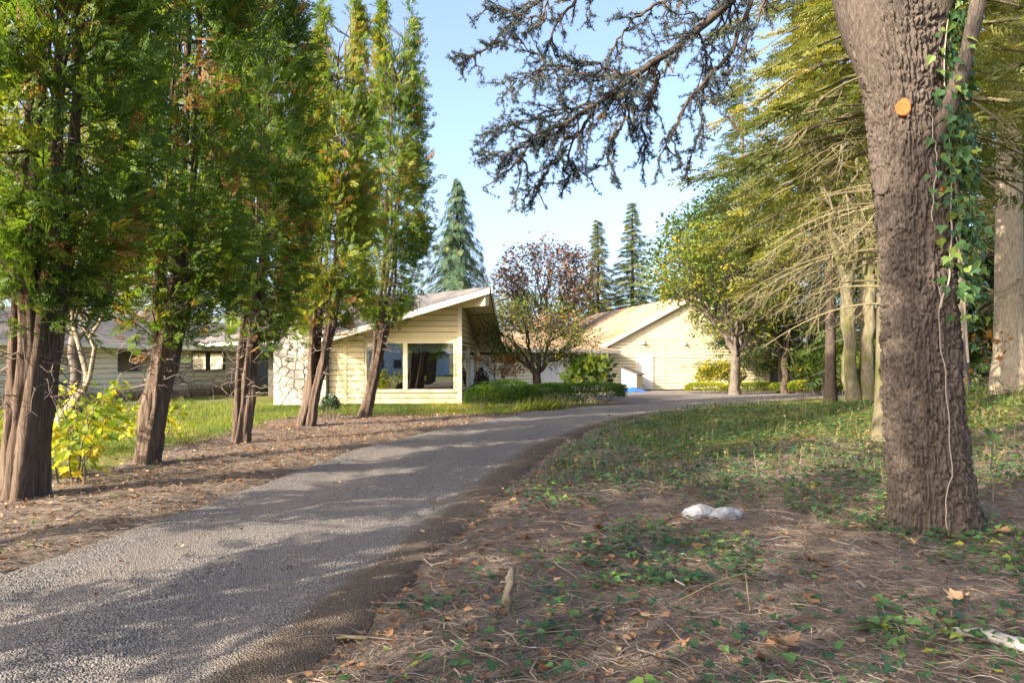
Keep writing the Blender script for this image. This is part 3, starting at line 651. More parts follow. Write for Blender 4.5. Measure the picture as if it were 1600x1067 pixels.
# workshop
GO = np.array([5.8, 40.3]); GD = np.array([0.966, 0.259]); GN = np.array([0.259, -0.966]); GW, GE, GA, GLN = 10.8, 2.85, 5.62, 15.0
def gp(s, off=0.0): return GO + GD * s + GN * off
shop = thing('workshop', 'cream workshop with tan shake gable roof at the end of the drive', 'outbuilding', (*gp(5.4), 0))
m = MB(); prism(m, [(*gp(0), 0), (*gp(GW), 0), (*gp(GW), GE), (*gp(GW / 2), GA), (*gp(0), GE)], (*(-GN * .1), 0)); gw = m.build('gable_wall', M['dark_backing'], shop)
ZB = 3.02
for (s0, s1) in ((0.1, 3.42), (3.50, 6.2), (6.28, GW)):
    board_run(gw, gp(s0), gp(s1), .06, ZB, 9, 9, GN, M['cream_pale'], .19, lap=.03)
for s in (0.05, 3.46, 6.24): 
    m = MB(); prism(m, [(*gp(s - .045, .045), .03), (*gp(s + .045, .045), .03), (*gp(s + .045, .045), ZB), (*gp(s - .045, .045), ZB)], (*(-GN * .04), 0)); m.build('batten', M['cream_pale'], shop)
for k in range(68):                                     # vertical boards of the gable triangle
    s0 = .10 + k * .156; s1 = s0 + .148; h = lambda s: GE + (GA - GE) * (1 - abs(s - GW / 2) / (GW / 2)) - .12
    if min(h(s0), h(s1)) > ZB + .05:
        m = MB(); prism(m, [(*gp(s0, .05), ZB), (*gp(s1, .05), ZB), (*gp(s1, .05), h(s1)), (*gp(s0, .05), h(s0))], (*(-GN * .048), 0), rng.random()); m.build('vertical_board', M['cream_pale'], gw)
m = MB()
for s in (0, GW): prism(m, [(*gp(s), 0), (*gp(s, -GLN), 0), (*gp(s, -GLN), GE), (*gp(s), GE)], (*(GD * (.1 if s == 0 else -.1)), 0))
prism(m, [(*gp(0, -GLN), 0), (*gp(GW, -GLN), 0), (*gp(GW, -GLN), GE), (*gp(GW / 2, -GLN), GA), (*gp(0, -GLN), GE)], (*(GN * .1), 0)); m.build('wall', M['cream_pale'], shop)
sg = (GA - GE) / (GW / 2); o_ = .55; f_ = .20
E0 = np.array([*gp(-o_, f_), GE - o_ * sg + .12]); K0 = np.array([*gp(GW / 2, f_), GA + .12]); E1 = np.array([*gp(-o_, -GLN - .4), GE - o_ * sg + .12]); K1 = np.array([*gp(GW / 2, -GLN - .4), GA + .12])
F0 = np.array([*gp(GW + o_, f_), GE - o_ * sg + .12]); F1 = np.array([*gp(GW + o_, -GLN - .4), GE - o_ * sg + .12])
gr = slab(shop, 'roof', [E0, K0, K1, E1], .09, M['tan_roof']); gr2 = slab(shop, 'roof', [K0, F0, F1, K1], .09, M['tan_roof'])
fascia(gr, E0 + [0, 0, -.0], K0 + [0, 0, -.0], .22, .05, M['white']); fascia(gr2, K0, F0, .22, .05, M['white']); fascia(gr, E1, E0 + 0, .2, .04, M['white'])
for k in range(1, 15):
    f = k / 15.0; a = E0 + (K0 - E0) * f; b = E1 + (K1 - E1) * f; m = MB()
    prism(m, [a, b, b + [0, 0, .02], a + [0, 0, .02]], (K0 - E0) / 15 * .9); m.build('shake_course', M['tan_roof'], gr)
m = MB(); prism(m, [(*gp(1.75, .06), .05), (*gp(2.65, .06), .05), (*gp(2.65, .06), 2.05), (*gp(1.75, .06), 2.05)], (*(-GN * .03), 0)); gd_ = m.build('door', M['door_white'], shop)
m = MB()
for (a, b, z0, z1) in ((1.65, 1.75, .03, 2.15), (2.65, 2.75, .03, 2.15), (1.75, 2.65, 2.05, 2.15)): prism(m, [(*gp(a, .075), z0), (*gp(b, .075), z0), (*gp(b, .075), z1), (*gp(a, .075), z1)], (*(-GN * .06), 0))
m.build('door_frame', M['white'], shop)
for s, z in ((2.1, 2.84), (4.85, 2.82)):
    m = MB(); c = np.array([*gp(s, .08), z]); tube(m, [c + [0, 0, .1], c - [0, 0, .04], c - [0, 0, .08]], [.05, .11, .12], 10); l_ = m.build('wall_light', M['metal'], shop)
m = MB(); tube(m, [(*gp(-.02, .09), 2.5), (*gp(-.02, .09), .05)], .035, 8); m.build('downpipe', M['white'], shop)
m = MB(); tube(m, [(*ap(AL - .2, .62), 2.18), (*ap(AL - .2, .3), 2.02), (*ap(AL - .2, .09), 1.9), (*ap(AL - .2, .09), .05)], .032, 8); m.build('downpipe', M['white'], annex)
# bin shelter and tarp
sh = thing('bin_shelter', 'small white bin shelter with a sloping dark roof beside the workshop door', 'shed', (*gp(.9, 1.2), 0))
c0 = gp(.35, .85); ax1 = np.array([.80, -.60]); ax2 = np.array([.55, .835])
def sp(u, v): return c0 + ax1 * u + ax2 * v
hb, hf, L1, L2 = 1.32, .98, .95, .85
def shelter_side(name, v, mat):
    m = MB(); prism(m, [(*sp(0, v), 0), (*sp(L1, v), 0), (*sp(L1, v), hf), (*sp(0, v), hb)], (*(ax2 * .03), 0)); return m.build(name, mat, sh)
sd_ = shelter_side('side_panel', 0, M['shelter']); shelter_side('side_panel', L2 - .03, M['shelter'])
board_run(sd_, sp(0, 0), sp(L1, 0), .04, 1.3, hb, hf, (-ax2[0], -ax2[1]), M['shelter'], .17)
m = MB(); prism(m, [(*sp(L1 - .03, .032), 0), (*sp(L1 - .03, L2 - .032), 0), (*sp(L1 - .03, L2 - .032), hf - .04), (*sp(L1 - .03, .032), hf - .04)], (*(ax1 * .03), 0)); fp = m.build('front_panel', M['cream_pale'], sh)
for k in range(5):
    m = MB(); prism(m, [(*sp(L1 + .004, .05), .04 + k * .18), (*sp(L1 + .004, L2 - .05), .04 + k * .18), (*sp(L1 + .004, L2 - .05), .2 + k * .18), (*sp(L1 + .004, .05), .2 + k * .18)], (*(ax1 * .02), 0)); m.build('board', M['cream_pale'], fp)
m = MB(); prism(m, [(*sp(-.08, -.09), hb + .05), (*sp(L1 + .14, -.09), hf - .03), (*sp(L1 + .14, L2 + .09), hf - .03), (*sp(-.08, L2 + .09), hb + .05)], (0, 0, .05)); m.build('roof', M['dark_lid'], sh)
k = 26; uu, vv = np.meshgrid(np.linspace(-1, 1, k), np.linspace(-1, 1, k)); rad = np.sqrt(uu ** 2 + vv ** 2)
tz = np.clip(1 - rad * (0.8 + .35 * vn(uu * 2 + 5, vv * 2, 0, 4)), 0, 1) ** .6 * (.12 + .22 * fbm(uu * 2.3 + 9, vv * 2.3, 0, 8)) + .012 + .01 * vn(uu * 9, vv * 9)
tc = P(990, 612.5, 38.2); m = MB(); i = (np.arange(k - 1)[:, None] * k + np.arange(k - 1)[None]).ravel()
m.add(np.stack([tc[0] + uu * (.70 + .12 * vn(vv * 3, uu)), tc[1] + vv * .55, tz], -1).reshape(-1, 3), np.stack([i, i + 1, i + k + 1, i + k], -1))
tag(m.build('tarp', M['tarp'], None, True), 'crumpled blue tarp on the ground in front of the bin shelter', 'tarp')
# pale fence far back on the right
fe = thing('picket_fence', 'pale weathered wooden fence behind the golden hedge', 'fence', (18, 47, 0))
for k in range(96):
    px = 1150 + k * 1.9; d = 50.0; x = (px - 800) / FPX * d; hgt = 1.45 + rng.normal(0, .06)
    m = MB(); box(m, x - .042, x + .042, d, d + .03, .02, hgt, rng.random()); m.build('picket', M['bleached'], fe)
for z in (.4, 1.2):
    m = MB(); box(m, (1148 - 800) / FPX * 50, (1334 - 800) / FPX * 50, 50.04, 50.1, z, z + .1); m.build('rail', M['bleached'], fe)
# neighbouring house behind the camera, seen mirrored in the picture windows
nb = thing('neighbour_house', 'pale blue house across the lawn, mirrored in the picture window', 'house', (-14, -38, 0))
m = MB(); prism(m, [(-19, -38, 0), (-9, -38, 0), (-9, -38, 3.0), (-14, -38, 5.6), (-19, -38, 3.0)], (0, -8, 0)); m.build('wall', M['blue_siding'], nb)
m = MB(); prism(m, [(-19.6, -37.5, 2.75), (-14, -37.5, 5.75), (-8.4, -37.5, 2.75), (-8.4, -37.5, 2.95), (-14, -37.5, 5.95), (-19.6, -37.5, 2.95)][:3] , (0, -9, 0)); 
m = MB()
prism(m, [(-19.6, -37.5, 2.75), (-14, -37.5, 5.66), (-14, -37.5, 5.86), (-19.6, -37.5, 2.95)], (0, -9, 0)); prism(m, [(-14, -37.5, 5.66), (-8.4, -37.5, 2.75), (-8.4, -37.5, 2.95), (-14, -37.5, 5.86)], (0, -9, 0)); m.build('roof', M['white'], nb)
for x in (-17.5, -15.2, -12.9, -10.6):
    m = MB(); box(m, x - .5, x + .5, -38.0, -37.94, 1.0, 2.1); m.build('window', M['frame_dark'], nb)
# ------------------------------------------------------------------ conifer row on the left
def thuja(base, H, R, zc, lean, seed, label, nclump=270, per=20, stems=4, detail=True, spread=0.16, tipsplit=0.0, group='columnar conifers in a row along the drive', tr=0.2, bright=0.0):
    rg = np.random.default_rng(seed); base = np.array([base[0], base[1], float(gz(base[0], base[1])) - 0.05])
    root = thing('columnar_conifer', label, 'conifer tree', base, group)
    def axis_pt(z): 
        z = np.asarray(z, float); return base[:2] + np.outer(1 - np.exp(-z / 4.0), np.array(lean)).reshape(-1, 2)
    paths = []
    for k in range(stems):
        a = 2 * math.pi * (k + rg.uniform(-.25, .25)) / stems; r0 = spread * rg.uniform(.7, 1.1)
        hh = H * rg.uniform(.72, .96) if k else H * .97
        zz = np.concatenate([np.linspace(-0.1, 3.2, 34), np.linspace(3.6, hh, 14)])
        c = axis_pt(zz); off = (r0 * (0.72 + 0.85 * sstep(0.3, 3.2, zz)))[:, None] * np.array([math.cos(a), math.sin(a)])
        wob = (np.stack([vn(zz * 1.1, k * 7.1 + 0 * zz, 0, seed), vn(zz * 1.1, k * 3.3 + 50 + 0 * zz, 0, seed)], -1) - .5) * .12
        pts = np.concatenate([c + off + wob, (base[2] + zz)[:, None]], 1)
        rad = tr * rg.uniform(.62, 1.0) * (.25 * (1 - np.clip(zz, 0, hh) / hh) + .75 * np.exp(-(zz / 3.4) ** 2)) * (1 + .14 * np.exp(-zz / .15)) + .010
        paths.append((pts, rad))
        m = MB(); tube(m, pts, rad, 22 if detail else 8, rg.random(), .16, 3 + k % 3, rg.uniform(0, 6))
        v = m.v[0]; ang = np.arctan2(v[:, 1] - base[1], v[:, 0] - base[0])
        rough = (fbm(v[:, 0] * 20, v[:, 1] * 20, v[:, 2] * 1.6, seed) - .45) * .085
        nxy = v[:, :2] - np.repeat(pts[:, :2], len(v) // len(pts), 0); v[:, :2] += nrm(nxy) * rough[:, None]
        m.build('trunk', M['bark_thuja'], root, True)
    # crown: clumps of flat sprays carried on thin branches
    zz = zc + (H - zc) * rg.random(nclump) ** 0.92; u = (zz - zc) / (H - zc)
    prof = np.where(u < .14, .45 + 3.93 * u, 1.0) * (1 - u ** 2.2) ** .68
    az = rg.uniform(0, 2 * np.pi, nclump)
    env = R * prof * (0.78 + 0.5 * vn(np.cos(az) * 1.5 + 9, np.sin(az) * 1.5, zz * .55, seed))
    rr = env * np.clip(rg.normal(.86, .16, nclump), .25, 1.06)
    cx = axis_pt(zz)
    if tipsplit:
        sgn = np.sign(np.cos(az)); k_ = tipsplit * sstep(H * .72, H, zz); cx = cx.copy(); cx[:, 0] += sgn * k_
        rr = np.minimum(rr, np.maximum(env * .9, .2))
    C = np.stack([cx[:, 0] + rr * np.cos(az), cx[:, 1] + rr * np.sin(az), base[2] + zz], -1)
    br = MB()
    for c, z, a in zip(C[::2], zz[::2], az[::2]):
        p = paths[rg.integers(stems)][0]; j = int(np.clip(np.searchsorted(p[:, 2] - base[2], max(z - rg.uniform(.2, .8), 1.2)), 1, len(p) - 2))
        tube(br, bez(p[j], c, -.10, 5, rg, .03), np.linspace(.022, .006, 5), 4, rg.uniform(0, .5), cap=False)
    if detail:
        for k in range(130):                             # dead twigs under the crown
            p = paths[rg.integers(stems)][0]; z = rg.uniform(zc - 1.0, zc + 1.6); j = int(np.clip(np.searchsorted(p[:, 2] - base[2], z), 1, len(p) - 2)); a = rg.uniform(0, 2 * np.pi); L = rg.uniform(.25, .85)
            e = p[j] + np.array([math.cos(a) * L, math.sin(a) * L, rg.uniform(-.35, .15) * L]); q_ = bez(p[j], e, rg.uniform(-.25, .15), 6, rg, .05); tube(br, q_, np.linspace(.012, .003, 6), 3, rg.uniform(.1, .6), cap=False)
            for _ in range(2):
                i0 = rg.integers(2, 5); e2 = q_[i0] + rg.normal(0, .18, 3); tube(br, bez(q_[i0], e2, 0, 4, rg, .06), np.linspace(.006, .002, 4), 3, rg.uniform(.1, .6), cap=False)
    br.build('branches', M['twig' if detail else 'bark_thuja'], root)["kind"] = "stuff"
    per = int(per * 1.1); n = nclump * per; idx = np.repeat(np.arange(nclump), per)
    sg_ = np.array([.21, .21, .28]) * (1.0 if detail else 1.25)
    tps = np.clip(prof * 1.2, .38, 1.0)[idx]; pos = C[idx] + rg.normal(0, 1, (n, 3)) * sg_ * tps[:, None]
    out = np.stack([np.cos(az[idx]), np.sin(az[idx]), 0 * az[idx]], -1)
    d = out * rg.uniform(.2, .9, (n, 1)) + rg.normal(0, .35, (n, 3)) + np.array([0, 0, 1]) * (rg.uniform(-.35, .9, (n, 1)) * np.where(u[idx] < .2, .25, 1.0)[:, None] - .05)
    nn = np.cross(out, [0, 0, 1]) + rg.normal(0, .7, (n, 3))
    size = rg.uniform(.19, .40, n) * (1.0 if detail else 1.45) * (.35 + .65 * tps)
    ct = rg.normal(.40 + bright, .13, nclump); ct[rg.random(nclump) < .05] = .9
    tint = np.clip(ct[idx] + rg.normal(0, .09, n), 0, 1); tint[rg.random(n) < .035] = rg.uniform(.86, 1)
    m = MB(); T = SPRAY if detail else SPRAY_S
    scatter(m, T[0], T[1], pos, frames(d, nn), size, tint); m.build('crown', M['thuja'], root)
    return root
thuja((-5.98, 8.25), 12.5, .92, 2.2, (.65, 0), 101, 'nearest columnar conifer at the left edge of the picture', 270, 34, 7, spread=.17, tr=.138)
thuja((-6.02, 11.2), 13.0, .92, 2.05, (.85, 0), 102, 'second columnar conifer from the left, behind the yellow saplings', 290, 30, 6, spread=.125, tr=.115)
thuja((-5.60, 14.0), 12.5, .80, 2.05, (.55, .1), 103, 'third columnar conifer from the left, trunk before the grey door', 280, 29, 5, spread=.11, tr=.11)
thuja((-5.33, 17.6), 10.9, .84, 2.35, (1.0, 0), 104, 'fourth columnar conifer, sunlit twin-tipped crown and thick split trunk', 320, 24, 6, spread=.17, tipsplit=.34, tr=.125, bright=.16)
thuja((-4.50, 20.8), 12.6, .94, 3.0, (1.05, 0), 105, 'last columnar conifer of the row, standing before the picture window', 330, 24, 5, spread=.12, tipsplit=.34, tr=.12, bright=.04)
for k, (x, y, lab) in enumerate(((-6.9, 4.6, 'columnar conifer just outside the left edge, next before the nearest one'), (-6.4, 1.6, 'columnar conifer of the row level with the viewer'),
                                 (-6.6, -1.9, 'columnar conifer of the row just behind the viewer'), (-6.8, -5.6, 'columnar conifer of the row well behind the viewer'))):
    thuja((x, y), (7.6, 6.6, 11.5, 10.0)[k], 1.02, 2.4, (.3, 0), 120 + k, lab, (110, 80, 120, 140)[k], 13, 3, False)

# ------------------------------------------------------------------ general tree makers
def crown_tree(name, label, cat, base, fork_h, tr, ells, nanch, leafn, leaf, lsize, sig, lmat, bmat, seed, n1=7, n2=5, group=None, bow=.12, up=.35, tint=(.45, .18), lean=(0, 0), shell=.55, trunks=1, tspread=0.0, sides=10, flat=.0, droop=0.0):
    rg = np.random.default_rng(seed); base = np.array([base[0], base[1], base[2] if len(base) > 2 else float(gz(base[0], base[1]))]) - [0, 0, .08]
    root = thing(name, label, cat, base, group)
    pts = []; w_ = np.array([np.prod(e[1]) for e in ells]) ** .67; w_ = w_ / w_.sum()
    for (c, r), k in zip(ells, (w_ * nanch).astype(int) + 1):
        d = nrm(rg.normal(size=(k, 3))); q_ = rg.random(k) ** (1 / 3.) * (1 - shell) + shell
        nz = .72 + .5 * vn(d[:, 0] * 2.3 + 5, d[:, 1] * 2.3, d[:, 2] * 2.3 + 3, seed)
        pts.append(np.array(c) + d * np.array(r) * (q_ * nz)[:, None])
    A = np.concatenate(pts); br = MB(); n_f = []
    tops = []
    for k in range(trunks):
        a = 2 * math.pi * (k + .3) / max(trunks, 1); o = np.array([math.cos(a), math.sin(a), 0]) * tspread
        top = base + [lean[0], lean[1], fork_h] + o * 2.2; b_ = base + o
        pp = bez(b_, top, .06 * (1 if tspread else 0), 9, rg, .012, (o[0] * 3, o[1] * 3, 0)); zz = np.linspace(0, 1, 9)
        rd = tr * (1 + .5 * np.exp(-zz / .10) - .22 * zz); m = MB(); tube(m, pp, rd, sides + 4, rg.random(), .10, 3, rg.uniform(0, 6)); m.build('trunk', M[bmat], root, True); tops.append((top, rd[-1]))
    def kmeans(Q, k):
        k = min(k, len(Q)); c = Q[rg.permutation(len(Q))[:k]]
        for _ in range(5):
            l = np.argmin(((Q[:, None] - c[None]) ** 2).sum(-1), 1); c = np.array([Q[l == i].mean(0) if (l == i).any() else c[i] for i in range(k)])
        return l, c
    l1, c1 = kmeans(A, n1 * trunks)
    for i in range(len(c1)):
        Q = A[l1 == i]
        if len(Q) == 0: continue
        t0, r0 = tops[int(np.argmin([np.linalg.norm((c1[i] - t[0])[:2]) for t in tops]))]
        mid = t0 + (c1[i] - t0) * .62; ra = r0 * rg.uniform(.42, .62)
        pp = bez(t0 - [0, 0, rg.uniform(0, .3) * min(fork_h, 1)], mid, bow, 7, rg, .035); tube(br, pp, np.linspace(ra, ra * .55, 7), sides - 2, rg.random(), .08, 3)
        l2, c2 = kmeans(Q, n2)
        for j in range(len(c2)):
            S = Q[l2 == j]
            if len(S) == 0: continue
            s0 = pp[rg.integers(3, 7)]; m2 = s0 + (c2[j] - s0) * .7; rb = ra * rg.uniform(.35, .5)
            p2 = bez(s0, m2, bow, 6, rg, .05); tube(br, p2, np.linspace(rb, rb * .45, 6), max(sides - 5, 4), rg.random(), cap=False)
            for s_ in S[:60]:
                k0 = p2[rg.integers(2, 6)]; p3 = bez(k0, s_, bow * .6, 5, rg, .05); tube(br, p3, np.linspace(rb * .34, .004, 5), 3, rg.random(), cap=False)
    bo = br.build('branches', M[bmat], root, True); bo["kind"] = "stuff"
    n = len(A) * leafn; idx = np.repeat(np.arange(len(A)), leafn)
    pos = A[idx] + rg.normal(0, 1, (n, 3)) * np.array(sig) - [0, 0, 1] * np.abs(rg.normal(0, droop, n))[:, None]
    d = rg.normal(size=(n, 3)); d[:, 2] = d[:, 2] * .6 - .2 - droop; nn = rg.normal(size=(n, 3)) * .7 + [0, 0, .9 + flat]
    ct = rg.normal(tint[0], tint[1], len(A)); tv = np.clip(ct[idx] + rg.normal(0, .10, n), 0, 1)
    m = MB(); scatter(m, leaf[0], leaf[1], pos, frames(d, nn), rg.uniform(.7, 1.3, n) * lsize, tv); m.build('crown', M[lmat], root)
    return root

def conifer(name, label, base, H, R, z0, fmat, bmat, seed, nb=90, per=26, fs=.55, tr=.25, droop=.25, prof=1.0, group=None, dead=0, deadL=2.0, dead_z=(1.5, 5), dmat='deadbranch', hang=0.0, tint=(.45, .2), curve=.9, sweep=0.0, jag=.25, tilt=(0, 0)):
    rg = np.random.default_rng(seed); base = np.array([base[0], base[1], base[2] if len(base) > 2 else float(gz(base[0], base[1]))]) - [0, 0, .1]
    root = thing(name, label, 'conifer tree', base, group)
    zz = np.linspace(0, H, 22); tp = np.stack([base[0] + tilt[0] * zz / H, base[1] + tilt[1] * zz / H, base[2] + zz], -1)
    m = MB(); rd = tr * (1 - zz / H) ** .85 * (1 + .4 * np.exp(-zz / .5)) + .015; tube(m, tp, rd, 16, .5, .05, 4); m.build('trunk', M[bmat], root, True)
    br = MB(); pos = []; dd = []; nn = []; ss = []; tt = []
    for k in range(nb):
        u = (k + rg.random()) / nb; z = z0 + (H - z0) * u; az = k * 2.4 + rg.uniform(-.5, .5)
        L = R * (1 - u) ** prof * (1 - jag + 2 * jag * rg.random()) + .12
        o = np.array([math.cos(az), math.sin(az), 0.0]); p0 = np.array([base[0] + tilt[0] * z / H, base[1] + tilt[1] * z / H, base[2] + z])
        s = np.linspace(0, 1, 7)[:, None]; rise = (sweep - droop * s + .22 * droop * s ** 3) * s * L
        pp = p0 + o * s * L + np.array([0, 0, 1.0]) * rise + np.cumsum(rg.normal(0, .022 * L, (7, 3)), 0) * s
        tube(br, pp, np.linspace(.014 + .016 * L, .004, 7), 4, rg.random(), cap=False)
        npz = max(4, int(per * (.35 + .65 * L / R)))
        f = rg.random(npz) ** .75; q_ = np.stack([np.interp(f, s[:, 0], pp[:, i]) for i in range(3)], -1)
        side = np.cross([0, 0, 1.0], o); lat = rg.normal(0, .20, npz) * L * (1.05 - f) * .9
        pos.append(q_ + side * lat[:, None] + rg.normal(0, .05, (npz, 3)) * fs); sg = np.sign(lat)[:, None]
        dd.append(o * rg.uniform(.45, 1.1, (npz, 1)) + side * sg * rg.uniform(.1, .9, (npz, 1)) + np.array([0, 0, -1]) * (rg.uniform(.0, .45, (npz, 1)) + hang * rg.uniform(.5, 1.6, (npz, 1)))); nn.append(rg.normal(0, .45, (npz, 3)) + [0, 0, 1.0] + o * hang * 1.2)
        ss.append(fs * rg.uniform(.65, 1.25, npz) * (.55 + .45 * (1 - u))); tt.append(np.clip(rg.normal(tint[0], tint[1]) + rg.normal(0, .12, npz), 0, 1))
    for k in range(dead):                                # bare drooping lower branches with long thin twigs
        z = rg.uniform(*dead_z); az = rg.uniform(0, 2 * np.pi); L = deadL * rg.uniform(.55, 1.15); bare_branch(br, [base[0], base[1], base[2] + z], az, L, rg)
    b_ = br.build('branches', M[dmat if dead else bmat], root, True); b_["kind"] = "stuff"
    m = MB(); T = FROND if fs < .6 else FROND_S; scatter(m, T[0], T[1], np.concatenate(pos), frames(np.concatenate(dd), np.concatenate(nn)), np.concatenate(ss), np.concatenate(tt)); m.build('crown', M[fmat], root)
    return root
def bare_branch(br, p0, az, L, rg, r0=None, ntw=16, rise=.12):
    p0 = np.array(p0, float); o = np.array([math.cos(az), math.sin(az), 0.0]); s = np.linspace(0, 1, 10)[:, None]; side = np.cross([0, 0, 1.0], o)
    pp = p0 + o * s * L + np.array([0, 0, 1.0]) * (rise * s - .42 * s * s) * L + side * np.sin(s * 3 + rg.uniform(0, 6)) * .06 * L
    r0 = r0 or (.010 + .007 * L); tube(br, pp, np.linspace(r0, .004, 10), 5, rg.uniform(.3, .8), cap=False)
    for _ in range(ntw):
        f = rg.uniform(.15, .98); i = int(f * 9); q0 = pp[i]; l = L * rg.uniform(.18, .5) * (1.15 - f * .6); sd = rg.choice([-1, 1]); v = nrm(o * rg.uniform(-.1, .9) + side * sd * rg.uniform(.3, 1.1) + [0, 0, rg.uniform(-.55, .25)])
        t = np.linspace(0, 1, 8)[:, None]; tw = q0 + v * t * l + np.array([0, 0, -1.0]) * np.sin(t * rg.uniform(1.6, 2.8)) * l * rg.uniform(.15, .6) + (o * rg.uniform(-.2, .4) + side * rg.normal(0, .3)) * t * t * l
        tube(br, tw, np.linspace(.006, .0022, 8), 3, rg.uniform(.3, 1), cap=False)
        for _ in range(3):
            j = rg.integers(2, 7); v2 = nrm(v + rg.normal(0, .75, 3) + [0, 0, -.3]); l2 = l * rg.uniform(.2, .5); t2 = np.linspace(0, 1, 5)[:, None]
            tube(br, tw[j] + v2 * t2 * l2 + np.array([0, 0, -.35]) * t2 * t2 * l2, np.linspace(.0035, .0016, 5), 3, rg.uniform(.3, 1), cap=False)

def shrub(name, label, cat, c, r, n, leaf, ls, lmat, seed, group=None, boxy=2.0, rot=0.0, stems=14, tint=(.5, .2), smat='bark_grey', shell=.62, rough=.35, upb=.6):
    """leafy mound; boxy > 2 squares it off for a clipped hedge"""
    rg = np.random.default_rng(seed); gz0 = float(gz(c[0], c[1])); root = thing(name, label, cat, (c[0], c[1], gz0), group)
    d = nrm(rg.normal(size=(n, 3))); d[:, 2] = np.where(d[:, 2] < -.25, -d[:, 2], d[:, 2])
    pn = (np.abs(d) ** boxy).sum(-1) ** (-1 / boxy); q_ = shell + (1 - shell) * rg.random(n) ** .5
    nz = 1 - rough / 2 + rough * fbm(d[:, 0] * r[0] * 2.2 + seed, d[:, 1] * r[1] * 2.2, d[:, 2] * r[2] * 2.6, seed, 3)
    L = d * (pn * q_ * nz)[:, None] * np.array(r); L[:, 2] += r[2] * .84
    co, si = math.cos(rot), math.sin(rot); W = np.stack([c[0] + L[:, 0] * co - L[:, 1] * si, c[1] + L[:, 0] * si + L[:, 1] * co, gz0 + np.maximum(L[:, 2], .02)], -1)
    dd = np.stack([d[:, 0] * co - d[:, 1] * si, d[:, 0] * si + d[:, 1] * co, d[:, 2]], -1) + rg.normal(0, .55, (n, 3)) + [0, 0, upb]
    nn = rg.normal(size=(n, 3)) + dd * .3
    st = MB()
    for k in range(stems):
        i = rg.integers(n); b = np.array([c[0] + (W[i, 0] - c[0]) * .6, c[1] + (W[i, 1] - c[1]) * .6, gz0 - .03]); tube(st, bez(b, W[i] * .97 + np.array([c[0], c[1], gz0]) * .03, .1, 6, rg, .04), np.linspace(.016, .004, 6) * (.6 + r[2] * .5), 4, rg.random(), cap=False)
    st.build('stems', M[smat], root)["kind"] = "stuff"
    tv = np.clip(rg.normal(tint[0], tint[1] * .5, n) + (vn(W[:, 0] * 2.2, W[:, 1] * 2.2, W[:, 2] * 2.2, seed + 3) - .5) * tint[1] * 3.0, 0, 1)
    m = MB(); scatter(m, leaf[0], leaf[1], W, frames(dd, nn), rg.uniform(.65, 1.35, n) * ls, tv); m.build('foliage', M[lmat], root)
    return root
# ------------------------------------------------------------------ big cedar on the right: furrowed trunk, forks, overhanging limb
rg = np.random.default_rng(900)
TB = np.array([4.08, 6.64, 0.0]); TB[2] = float(gz(4.08, 6.64))
big = thing('big_cedar', 'huge furrowed tree trunk at the right with a limb overhanging the sky', 'tree', TB)
zk = np.array([-.25, 0, .15, .35, .8, 1.3, 2.3, 3.25, 3.9, 4.35, 4.65, 5.15, 5.8]); cxk = np.array([4.10, 4.10, 4.09, 4.075, 4.04, 4.005, 3.95, 3.89, 3.83, 3.78, 3.75, 3.72, 3.70])
wk = np.array([.99, .82, .77, .74, .715, .695, .665, .66, .66, .69, .84, 1.08, 1.36])
NZ, NA = 680, 240; z = np.linspace(-.25, 5.8, NZ); cx = np.interp(z, zk, cxk); hw = np.interp(z, zk, wk) / 2
ker = np.hanning(51); ker /= ker.sum(); sm = lambda a: np.convolve(np.pad(a, 25, 'edge'), ker, 'valid'); cx, hw = sm(cx), sm(hw)
a = np.concatenate([np.linspace(2.75, 6.68, 210, endpoint=False), np.linspace(6.68, 2.75 + 2 * np.pi, 30, endpoint=False)]); ZZ, AA = np.meshgrid(z, a, indexing='ij')
RX = hw[:, None]; RY = np.minimum(hw, .345)[:, None]
lump = (fbm(np.cos(AA) * 1.6 + 4, np.sin(AA) * 1.6, ZZ * .8, 41, 3) - .44) * .10
root_f = np.exp(-(ZZ + .1) / .22) * .10 * (np.cos(AA * 5 + .7) * .5 + .5)
# bark plates: cellular pattern stretched along the trunk
# meandering cracks (level lines of two stretched noise fields) split the bark into upright plates
def cfield(k, kz, sd, oc): return fbm(np.cos(AA) * k + 7, np.sin(AA) * k + 3, ZZ * kz + .9 * vn(np.cos(AA) * 4, np.sin(AA) * 4, ZZ * 3, sd + 2), sd, oc) / (1 - .5 ** oc)
n1, n2, n3 = cfield(11, 3.6, 43, 1), cfield(14, 6.5, 53, 1), cfield(9, 13.0, 63, 1)
w1 = (vn(np.cos(AA) * 40, np.sin(AA) * 40, ZZ * 30, 81) - .5) * .22; n1 = n1 + w1; n2 = n2 + w1; n3 = n3 + w1
crack = np.maximum(np.maximum(np.exp(-((n1 - .5) / .11) ** 2), .9 * np.exp(-((n2 - .5) / .10) ** 2)), .6 * np.exp(-((n3 - .5) / .07) ** 2))
fine = fbm(np.cos(AA) * 30, np.sin(AA) * 30, ZZ * 18, 47, 3) - .44
disp = lump + root_f + .055 * (1 - crack) * (.7 + .6 * vn(np.cos(AA) * 9, np.sin(AA) * 9, ZZ * 6, 71)) + .022 * fine - .040
XX = cx[:, None] + (RX + disp) * np.cos(AA); YY = TB[1] + (RY + disp) * np.sin(AA)
i = (np.arange(NZ - 1)[:, None] * NA + np.arange(NA)[None]).ravel(); j = (np.arange(NZ - 1)[:, None] * NA + ((np.arange(NA) + 1) % NA)[None]).ravel()
mb = MB(); mb.add(np.stack([XX, YY, ZZ + TB[2]], -1).reshape(-1, 3), np.stack([i, j, j + NA, i + NA], -1)); mb.build('trunk', M['bark_big'], big, True)
